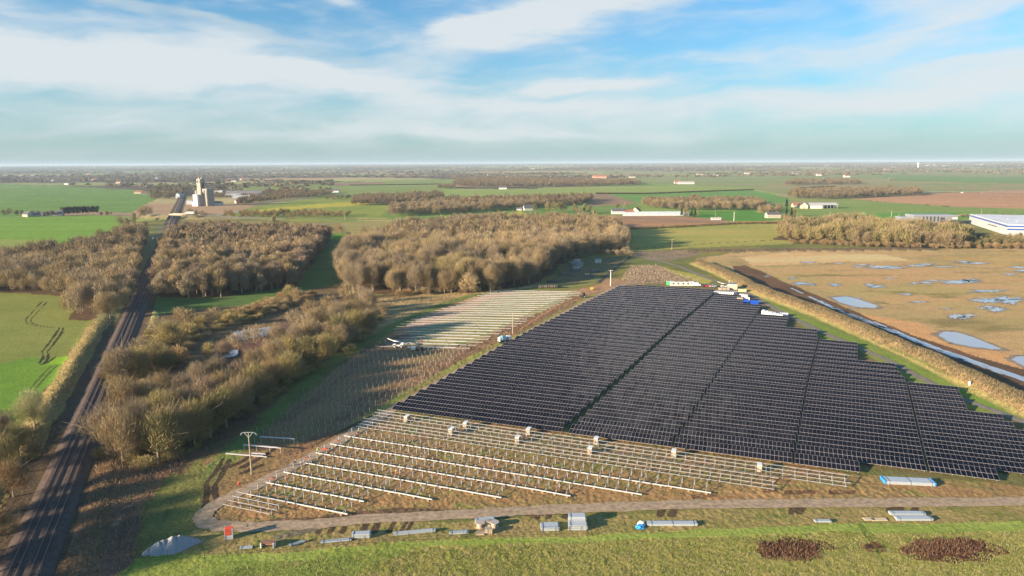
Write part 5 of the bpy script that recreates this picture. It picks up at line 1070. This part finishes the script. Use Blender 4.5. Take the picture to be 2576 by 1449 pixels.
g=G(1867,734); e=empty('container',(g.x,g.y,0),'yellowish low container right of the beige cabin','container',rz=R(-10)); MB().box(0,0,0,4.4,2.4,1.6).build('body',mat('yellow_box',(.55,.50,.28),.7),e); MB().box(0,0,1.6,4.5,2.5,.1).build('lid',mat('yellow_box',(.55,.50,.28),.7),e)
g=G(1685,717); e=empty('container',(g.x,g.y,0),'bright green container at the left end of the white cabins','container'); MB().box(0,0,0,4,2.4,2.5).build('body',mat('green_box',(.10,.42,.15),.5),e); MB().box(0,0,2.5,4.1,2.5,.1).build('lid',m_gw,e)
for k in range(4):
    g=G(1697+k*12.2,719); e=empty('portable_cabin',(g.x,g.y,0),f"white portable site cabin behind the farthest tables, {ordw(k+1)} from the left",'cabin','white site cabins in a row'); MB().box(0,0,.2,5.2,2.5,2.6).build('wall',m_white,e); MB().box(0,0,2.8,5.3,2.6,.15).build('roof',m_sheetr,e); MB().box(-1,-1.27,1.2,1,.06,.9).box(1.4,-1.27,1.2,1,.06,.9).build('window',m_win,e)
car(1751,720,0,(.62,.68,.72),'white van at the right end of the site cabins',180,True,'van'); car(1774,721,0,(.10,.02,.03),'dark red car right of the white van',185); car(1783,721.5,0,(.55,.03,.02),'bright red car beside the dark red one',170); car(1793,722,0,(.5,.52,.54),'silver car at the right end of the parked row',185)
# machines
m_mw=mat('machine_white',(.75,.74,.70),.45,spec=.5); m_my=mat('machine_yellow',(.65,.40,.05),.5); m_tyre=mat('tyre',(.03,.03,.03),.9); m_mg=mat('machine_grey',(.07,.075,.08),.5)
def wheels(e,xs,y,r,w=.35):
    for x in xs:
        for s in (-1,1):
            q=MB().cyl((x,s*y-w/2,r),(x,s*y+w/2,r),r,None,14).build('wheel',m_tyre,e); MB().cyl((x,s*(y+w/2+.01)-.02,r),(x,s*(y+w/2+.01)+.02,r),r*.5,None,10).build('rim',m_mw,q)
def telehandler(u,v,lab,rz,boom=True):
    g=G(u,v); e=empty('telehandler',(g.x,g.y,0),lab,'telehandler',None,R(rz)); MB().box(0,0,.7,4.6,1.5,.8,tx=.95).box(1.6,.2,1.4,1.5,1.3,.7).build('chassis',m_mw,e); MB().box(-.2,-.45,1.4,1.5,.9,1.35,tx=.8).build('cab',m_win,e); MB().box(-.2,-.45,2.75,1.3,.95,.1).build('cab_roof',m_mw,e)
    wheels(e,(-1.5,1.5),1.0,.65,.45)
    if boom: b=MB().bar((2.2,.3,2.0),(-2.2,.3,2.9),.45,.5).bar((-2.2,.3,2.9),(-4.6,.3,3.9),.32,.36).build('boom',m_mw,e); MB().bar((-4.6,.3,3.9),(-5.0,.3,2.9),.3).box(-5.2,.3,2.7,.15,1.4,.9).box(-5.7,-.2,2.7,1.1,.12,.08).box(-5.7,.8,2.7,1.1,.12,.08).build('fork_carriage',m_mg,b)
telehandler(1002,874,'white telehandler with its boom raised to the left over the posts',-3); telehandler(1823,724,'white loader beside the beige cabin',0)
g=G(1055,882); e=empty('pile_driver',(g.x,g.y,0),'small dark pile driver with upright mast at the end of the laid beams','pile driver'); MB().box(0,-.8,.25,3,.45,.6).box(0,.8,.25,3,.45,.6).build('track',m_tyre,e); MB().box(-.4,0,.85,1.9,1.5,.9,tx=.9).build('body',m_mg,e); MB().box(-2.6,0,.6,1.9,1.5,1.0).build('power_pack',m_mw,e); b=MB().bar((1.1,0,.8),(1.1,0,5.2),.35).build('mast',m_mg,e); MB().box(1.45,0,3.4,.5,.5,1.1).build('hammer',mat('hammer_red',(.4,.08,.05),.6),b)
g=G(1268,862); e=empty('concrete_mixer',(g.x,g.y,0),'mixer lorry with pale blue drum on the mud beside the array','mixer lorry',rz=R(35)); MB().box(0,0,.7,6.2,2.0,.35).build('chassis',m_mg,e); MB().box(2.6,0,1.05,1.5,2.2,1.7,tx=.85).build('cab',m_mw,e); MB().box(3.2,0,1.9,.3,1.9,.7).build('windscreen',m_win,e); MB().cyl((-2.4,0,2.5),(-1.4,0,2.2),.6,1.15,14).cyl((-1.4,0,2.2),(.4,0,2.0),1.15,1.2,14).cyl((.4,0,2.0),(1.5,0,1.9),1.2,.6,14).build('drum',mat('drum_blue',(.32,.50,.58),.5,var=.15),e); MB().bar((-2.3,0,2.9),(-3.2,0,1.3),.5,.2).box(-2.4,0,1,.5,1.6,1.7).build('chute',m_mw,e); wheels(e,(-1.9,-.7,2.4),.95,.5)
g=G(1466,749); e=empty('compact_tractor',(g.x,g.y,0),'small dark tractor on the grass beside the laid beams','tractor',rz=R(20)); MB().box(-.9,0,.7,1.7,.9,.8).build('bonnet',m_mg,e); MB().box(.6,0,.6,1.5,1.5,.8).build('body',m_mg,e); MB().box(.6,0,1.4,1.3,1.4,1.4,tx=.85,ty=.85).build('cab',m_win,e); MB().box(.6,0,2.8,1.3,1.4,.12).build('cab_roof',m_mg,e); wheels(e,(.7,),.95,.75,.4); wheels(e,(-1.3,),.8,.45,.3)
g=G(1489,729); e=empty('light_tower',(g.x,g.y,0),'small yellow generator unit near the concrete pole','generator'); MB().box(0,0,.3,1.6,1.2,1.3).build('body',m_my,e); MB().cyl((0,0,1.6),(0,0,3.0),.09,None,6).box(0,0,3,.7,.2,.35).build('mast',m_mg,e); wheels(e,(0,),.7,.3,.15)
for k in range(12):
    u=1357+k*5.0; g=G(u,725.5-k*.12); dk=k>=9; e=empty('cable_drum',(g.x,g.y,0),f"{'black' if dk else 'wooden'} cable drum in the row below the wood, {ordw(k+1)} from the left",'cable drum','cable drums in a row'); rr=1.05 if not dk else .8; m=mat('drum_wood',(.48,.38,.27),.85,var=.15) if not dk else m_tyre
    for x in (-.38,.38): MB().cyl((x-.05,0,rr),(x+.05,0,rr),rr,None,18).build('flange',m,e)
    MB().cyl((-.33,0,rr),(.33,0,rr),rr*.6,None,14).build('cable_winding',m_tyre if k%3 else m_gw,e)
# bundles of galvanised sections beside the track
m_bun=mat('zinc_bundle',(.50,.55,.58),.4,metal=.3,var=.18,scale=5,spec=.6); m_tim=mat('timber',(.30,.21,.13),.9); m_tarp=mat('blue_tarp',(.03,.25,.60),.5)
def bundle(u0,v0,u1,v1,w,h,lab,n=4,tarp=False):
    a=G(u0,v0); b_=G(u1,v1); d=b_-a; L=d.length; e=empty('section_bundle',tuple(a),lab,'steel bundle','bundled steel sections beside the track',math.atan2(d.y,d.x)); 
    for j in range(n):
        for q in range(max(1,round(h/.3))):
            MB().box(L/2+random.uniform(-.1,.1),(j+.5)*w/n,.14+q*h/max(1,round(h/.3)),L*random.uniform(.97,1),w/n*.86,h/max(1,round(h/.3))*.86).build('section_stack',m_bun,e)
    for t in np.linspace(.08,.92,max(2,int(L/3))): MB().box(L*t,w/2,0,.12,w*1.1,.13).build('timber_block',m_tim,e); MB().box(L*t+.15,w/2,.13,.05,w*1.02,h+.03).build('strap',m_mg,e)
    if tarp:
        for t in (.01,.99): MB().box(L*t,w/2,.12,.35,w*1.04,h+.05).build('end_wrap',m_tarp,e)
for a in [(603,1384,636,1381,.7,.35,'short blue-grey bundle, leftmost by the wire fence',3),(730,1377,769,1366,.7,.35,'slanting short bundle right of the little timber frame',3),(806,1370,883,1362,.8,.4,'long thin bundle ending below the thick one',3),(884,1357,932,1355,1.4,1.0,'thick tall bundle right of the long thin one',4),
  (988,1350,1096,1340,.8,.55,'longest slim bundle left of the cable reels',3),(1131,1347,1178,1344,.9,.5,'short bundle just left of the cable reels',3),(1196,1319,1246,1313,1.0,.8,'bundle lying behind the cable reels',4),(1361,1338,1407,1337,2.4,.8,'broad low bundle left of the double-layered one',6),(1430,1336,1478,1336,2.0,1.2,'front half of the double-layered broad bundle',5),(1431,1322,1474,1322,1.8,1.9,'taller rear half of the double-layered broad bundle',5),
  (1628,1325,1755,1325,1.4,.55,'very long bundle with blue rag at its left end',4),(2050,1316,2092,1316,.9,.35,'short single bundle right of the middle of the track verge',3),(2240,1298,2330,1299,1.3,.5,'upper of two parallel long bundles at the right',4),(2256,1312,2348,1312,1.5,.5,'lower of two parallel long bundles at the right',4)]: bundle(*a)
bundle(2226,1219,2354,1225,2.8,.8,'large bundle with bright blue ends below the finished tables',8,True)
g=G(1611,1327); V=[(random.uniform(-1,1),random.uniform(-.8,.8),random.uniform(0,.9)) for _ in range(26)]
def lump(name,loc,sx,sy,sz,m,lab,cat,seed=1,n=14):
    bm=bmesh.new(); bmesh.ops.create_icosphere(bm,subdivisions=4,radius=1); rg=random.Random(seed); k=rg.random()*50
    from mathutils import noise
    for v in bm.verts:
        f=1+.35*noise.noise(v.co*1.7+Vector((k,0,0)))+.12*noise.noise(v.co*6+Vector((0,k,0))); v.co=Vector((v.co.x*f*sx,v.co.y*f*sy,max(-.05,v.co.z*f)*sz))
    me=bpy.data.meshes.new(name); bm.to_mesh(me); bm.free(); me.materials.append(m); return tag(link(name,me,None,loc),lab,cat)
lump('tarpaulin',(g.x,g.y,0),1.0,.8,.7,m_tarp,'crumpled blue and white sheet at the end of the very long bundle','tarpaulin'); g=G(1613,1321); lump('plastic_sheet',(g.x,g.y,0),.9,.6,.9,m_wrap,'crumpled white plastic behind the blue sheet','plastic sheet',3)
for k,(u,v) in enumerate(((2170,1309),(2192,1310))):
    a=G(u,v); e=empty('plank_pile',tuple(a),['shorter pale plank pile left of the two parallel bundles','longer pale plank pile left of the two parallel bundles'][k],'planks','pale plank piles'); 
    for j in range(4): MB().box(1.6+k*.3,j*.3,.02,2.4+k*.9,.26,.12).build('plank',mat('pale_wood',(.58,.47,.32),.8),e)
m_dw=mat('drum_wood',(.48,.38,.27),.85,var=.15)
for k,(u,v) in enumerate(((1208,1327),(1244,1326))):
    g=G(u,v); e=empty('cable_reel',(g.x,g.y,0),['left of the two big reels lying flat by the track','right of the two big reels lying flat by the track'][k],'cable reel','big cable reels by the track')
    for z in (.03,1.15): MB().cyl((0,0,z),(0,0,z+.1),.98,None,24).build('flange',m_dw if z<1 else mat('grey_wood',(.42,.38,.34),.85),e)
    MB().cyl((0,0,.13),(0,0,1.15),.7,None,16).build('cable_winding',m_card,e)
for k,(u,v,w,h,lab) in enumerate(((1227,1324,1.2,1.0,'cardboard box between the two cable reels'),(1229,1341,1.6,1.0,'cardboard box in front of the cable reels'),(1208,1343,1.8,.25,'flat board on the grass left of the front cardboard box'))):
    g=G(u,v); e=empty('carton' if k<2 else 'board',(g.x,g.y,0),lab,'box' if k<2 else 'board'); MB().box(0,0,.12,w,w*.7,h).build('box_body',m_card,e); MB().box(0,0,0,w,w*.75,.1).build('pallet_base',m_tim,e); 
    if k<2: MB().box(0,0,.12+h,w*1.02,w*.72,.05).build('lid',m_card,e)
g=G(675,1375); e=empty('timber_frame',(g.x,g.y,0),'little timber trestle with planks and white sacks by the fence','trestle'); MB().box(-1.3,0,0,.2,1.4,1.1).box(1.3,0,0,.2,1.4,1.1).build('trestle_leg',m_wrap,e); MB().box(0,0,1.0,2.8,1.0,.15).box(0,.1,.5,2.4,.8,.3).build('plank',mat('brown_plank',(.25,.13,.09),.8),e)
g=G(577,1353); e=empty('water_tote',(g.x,g.y,0),'white box-shaped cabin with bright red top at the track bend','site box',rz=R(18)); MB().box(0,0,0,1.5,1.5,2.1).build('cabinet',m_white,e); MB().box(0,0,2.1,1.55,1.55,.12).box(-.1,-.77,1.0,1.1,.06,1.1).build('red_cover',mat('red_cover',(.75,.09,.04),.5),e); mb=MB(); [mb.box(x,y,0,.1,.1,2.5) for x in (-.75,.75) for y in (-.75,.75)]; mb.build('corner_post',m_white,e)
m_grv=mat('gravel_heap',(.33,.33,.33),.95,var=.25,scale=5,bump=.5); hm=MB(); 
bm=bmesh.new(); bmesh.ops.create_grid(bm,x_segments=110,y_segments=60,size=1); g0=G(434,1376)
for v in bm.verts:
    x,y=v.co.x*11.5,v.co.y*5.8; z=0
    for i,(px,py,h,r) in enumerate(((-7,-1.6,1.9,0),(-4.6,-.8,2.9,0),(-3,.1,3.0,0),(.2,.5,3.7,0),(2.6,1.3,3.4,0),(5.2,1.5,2.2,0),(7.5,1.9,1.4,0))): z=max(z,h-math.hypot(x-px,(y-py))*.62-.25*math.sin(3*math.atan2(y-py,x-px)+i))
    z+=.09*(random.random()-.5); v.co=Vector((x*.54,y*.54,(z-.03)*.6 if z>.03 else -.25))
me=bpy.data.meshes.new('gravel_heap'); bm.to_mesh(me); bm.free(); me.materials.append(m_grv); o=link('gravel_heap',me,None,tuple(g0),R(14)); tag(o,'long grey gravel heap with several peaks at the bottom left corner of the track','gravel heap')
for k,(u,v,s) in enumerate(((820,1131,1.5),(770,1153,.8),(684,1204,.9),(847,1109,.7),(899,1090,.7))): g=G(u,v); lump('orange_netting',(g.x,g.y,0),s*.95,s*.5,.3,mat('orange_net',(.48,.12,.05),.8),['largest bright red-orange net heap at the left ends of the racks','second small orange net lump up from the bend','orange net lump nearest the bend of the track','small orange net lump just above the large one','small orange net lump nearest the finished tables'][k],'netting',k+5)['group']='orange net heaps beside the racks'
g=G(600,1218); e=empty('traffic_cone',(g.x,g.y,0),'single red cone outside the curved track','cone'); MB().cyl((0,0,.05),(0,0,.8),.28,.05,10).build('cone_body',mat('cone_red',(.8,.08,.03),.5),e); MB().box(0,0,0,.6,.6,.06).build('cone_base',m_tyre,e)
g=G(2438,973); e=empty('marker_post',(g.x,g.y,0),'short white concrete post standing on the grass strip at the right','post'); MB().cyl((0,0,0),(0,0,1.7),.45,.4,12).build('shaft',m_polec,e); MB().cyl((0,0,1.7),(0,0,1.95),.5,.3,12).build('cap',m_polec,e)
g=G(1586,644); e=empty('marker_post',(g.x,g.y,0),'white post at the far end of the green fence','post'); MB().cyl((0,0,0),(0,0,2),.3,.25,8).build('shaft',m_polec,e); MB().box(0,0,2,.8,.6,.5).build('cap',m_polec,e)
g=G(387,600); e=empty('relay_cabinet',(g.x,g.y,0),'small pale cabinet on the grass beside the railway','cabinet'); MB().box(0,0,0,2.4,1.6,2.6).build('body',m_white,e); MB().box(0,0,2.6,2.6,1.8,.15).build('lid',m_gw,e)
# people
m_skin=mat('skin',(.45,.28,.20),.6)
def person(u,v,lab,vest,trous,pose=0,rz=0):
    g=G(u,v); me=bpy.data.meshes.new('person_body'); lean=.35*pose
    J=[(0,0,.95,.15),(0,-lean*.5,1.2,.15),(0,-lean,1.42,.16),(0,-lean*1.1,1.52,.06),(0,-lean*1.2,1.62,.09),(0,-lean*1.2,1.75,.09),
       (-.1,0,.85,.10),(-.13,-.05,.48,.075),(-.14,.03,.08,.05),(-.14,-.12,.04,.045),(.1,0,.85,.10),(.15,.08,.48,.075),(.17,.18,.08,.05),(.17,.04,.04,.045),
       (-.19,-lean,1.40,.07),(-.26,-lean-.1,1.14,.05),(-.22,-lean-.32,.98,.04),(-.21,-lean-.40,.96,.035),(.19,-lean,1.40,.07),(.27,-lean-.05,1.14,.05),(.24,-lean-.28,1.0,.04),(.23,-lean-.36,.98,.035)]
    E=[(0,1),(1,2),(2,3),(3,4),(4,5),(0,6),(6,7),(7,8),(8,9),(0,10),(10,11),(11,12),(12,13),(2,14),(14,15),(15,16),(16,17),(2,18),(18,19),(19,20),(20,21)]
    me.from_pydata([j[:3] for j in J],E,[]); o=link('person',me,None,(g.x,g.y,0),R(rz)); md=o.modifiers.new('skin','SKIN'); sv=me.skin_vertices[0].data
    for i,j in enumerate(J): sv[i].radius=(j[3],j[3]); sv[i].use_root=(i==0)
    o.modifiers.new('sub','SUBSURF').levels=1; me.materials.append(trous)
    v_=MB(); v_.box(0,-lean*.6,1.0,.40,.30,.48,tx=1.1); v_.build('vest',vest,o); hh=MB().cyl((0,-lean*1.2,1.68),(0,-lean*1.2,1.84),.135,.07,12).build('helmet',m_wrap,o)
    tag(o,lab,'person')
m_hv=mat('hi_vis_yellow',(.55,.75,.05),.6); m_hor=mat('hi_vis_orange',(.8,.14,.03),.7); m_nav=mat('work_navy',(.04,.05,.08),.8)
person(996,1198,'worker in orange trousers and yellow vest stooping between the racks',m_hv,m_hor,1,20); person(903,1092,'worker in yellow vest at the left end of the farther racks',m_hv,m_nav,0,-60); person(799,1141,'worker in pale yellow top at the left end of a long white beam',m_hv,m_nav,.6,60); person(740,1173,'worker in dark clothes bending at the left rack edge',m_nav,m_nav,1,90); person(956,869,'worker in pale green left of the telehandler',m_hv,m_nav,0,0); person(1064,879,'worker in yellow vest right of the pile driver',m_hv,m_nav,0,10)
# ------------------------------------------------------------------ air
HZ=MB().box(0,9000,-1.2,60000,50000,0).v
hb=MB(); hb.box(0,14000,-3,52000,34000,125); hz_o=hb.build('haze',bpy.data.materials.new('haze')); mh=hz_o.data.materials[0]; mh.use_nodes=True; nt=mh.node_tree; nt.nodes.clear(); o_=nt.nodes.new('ShaderNodeOutputMaterial'); pv=nt.nodes.new('ShaderNodeVolumePrincipled'); pv.inputs['Color'].default_value=(.66,.84,1.0,1); pv.inputs['Density'].default_value=5.5e-5; pv.inputs['Anisotropy'].default_value=.0; nt.links.new(pv.outputs[0],o_.inputs['Volume']); hz_o['kind']='stuff'
for ob in COL.objects:            # the warehouse and every other thing keeps a tidy transform
    pass

BR=[poly([(cu+ru*math.cos(a),cv_+rv*math.sin(a)) for a in np.linspace(0,2*math.pi,20)[:-1]]) for cu,cv_,ru,rv in ((1995,1388,80,25),(2370,1378,114,24),(2195,1381,24,10))]
def tufts(name,n,fn,hgt,wid,cols,label,cat,avoid=()):
    x,y=fn(n)
    for P in avoid: m=~inpoly(x,y,P); x=x[m]; y=y[m]
    m=np.ones(len(x),bool)
    if name=='rough_grass':
        for P in BR: m&=~(inpoly(x+(vn(x/1.5,y/1.5,3)-.5)*4,y+(vn(x/1.5,y/1.5,4)-.5)*4,P)&(RNG.random(len(x))<.93))
    x=x[m]; y=y[m]; n=len(x); z=height(x,y); a=RNG.uniform(0,6.28,n); h=hgt*RNG.uniform(.5,1.3,n); w=wid*RNG.uniform(.6,1.4,n); le=RNG.normal(0,.3,(n,2))*h[:,None]
    V=np.empty((n,3,3)); V[:,0]=np.stack([x-np.cos(a)*w,y-np.sin(a)*w,z-.05],1); V[:,1]=np.stack([x+np.cos(a)*w,y+np.sin(a)*w,z-.05],1); V[:,2]=np.stack([x+le[:,0],y+le[:,1],z+h],1)
    c=np.array(cols); C=c[RNG.integers(0,len(c),n)]*RNG.uniform(.7,1.25,n)[:,None]
    tag(link(name,raw_mesh(name,V.reshape(-1,3),np.arange(3*n).reshape(-1,3),_att,np.repeat(C,3,0))),label,cat,kind='stuff')
def on_bank(n):
    k=RNG.integers(0,len(BERMC)-1,n*2); L=np.linalg.norm(BERMC[1:]-BERMC[:-1],axis=1); k=RNG.choice(len(L),n,p=L/L.sum()); t=RNG.random(n)[:,None]
    p=BERMC[k]*(1-t)+BERMC[k+1]*t+_bn[k]*RNG.normal(0,2.7,n)[:,None]; return p[:,0],p[:,1]
tufts('reeds',60000,on_bank,.75,.09,[(.31,.23,.14),(.23,.175,.105),(.17,.16,.085),(.36,.285,.17),(.12,.13,.065),(.12,.09,.06)],'dry straw-coloured reeds covering the long bank','reeds')
def on_poly(pts):
    P=poly(pts)
    def f(n):
        mn,mx=P.min(0),P.max(0); x=RNG.uniform(mn[0],mx[0],n*3); y=RNG.uniform(mn[1],mx[1],n*3); m=inpoly(x,y,P); return x[m][:n],y[m][:n]
    return f
tufts('rough_grass',130000,on_poly([(150,1600),(600,1424),(1000,1389),(1400,1366),(1800,1353),(2200,1343),(2700,1334),(2800,1600)]),.25,.036,[(.38,.35,.13),(.29,.30,.09),(.20,.22,.07),(.42,.37,.19),(.17,.19,.06)],'tufted yellow-green meadow grass along the bottom','grass',[])
for k_,(P_b,nb_) in enumerate(zip(BR,(1700,2600,260))):
    def bed(n,P=P_b):
        mn,mx=P.min(0),P.max(0); x=RNG.uniform(mn[0],mx[0],n*2); y=RNG.uniform(mn[1],mx[1],n*2); m=inpoly(x+(vn(x/2.2,y/2.2,3)-.5)*5,y+(vn(x/2.2,y/2.2,4)-.5)*5,P); return x[m][:n],y[m][:n]
    tufts('brambles',nb_,bed,.5,.07,[(.16,.085,.055),(.11,.06,.04),(.26,.16,.10),(.20,.11,.07)],['left of the two big reddish-brown bramble beds in the meadow','right, widest reddish-brown bramble bed in the meadow','small brown bramble patch between the two big beds','faint brown patch at the right picture edge'][k_],'brambles')
tufts('dry_scrub',9000,on_poly([(150,1449),(215,1300),(250,1120),(330,1175),(450,1135),(470,1160),(400,1230),(370,1300),(350,1400),(290,1480),(150,1600)]),.7,.07,[(.34,.22,.14),(.25,.16,.12),(.40,.30,.18),(.20,.17,.08)],'reddish-brown dry scrub between the railway and the lawn','scrub')
tufts('dry_scrub',4500,on_poly([(1560,705),(1585,668),(1650,665),(1700,685),(1770,706),(1740,713),(1600,713)]),.6,.12,[(.30,.23,.16),(.22,.17,.12),(.36,.29,.19)],'pale scrub patch beyond the top left of the array','scrub')

def on_railbank(n):
    t=RNG.uniform(62,250,n); o=RNG.normal(-13.2,2.3,n); return RAIL0[0]+RAILD[0]*t+RAILN[0]*o, RAIL0[1]+RAILD[1]*t+RAILN[1]*o
tufts('dry_grass',9000,on_railbank,.5,.07,[(.36,.28,.15),(.26,.22,.11),(.42,.34,.18),(.18,.18,.07)],'dry tan grass on the bank between the crop field and the railway','grass')
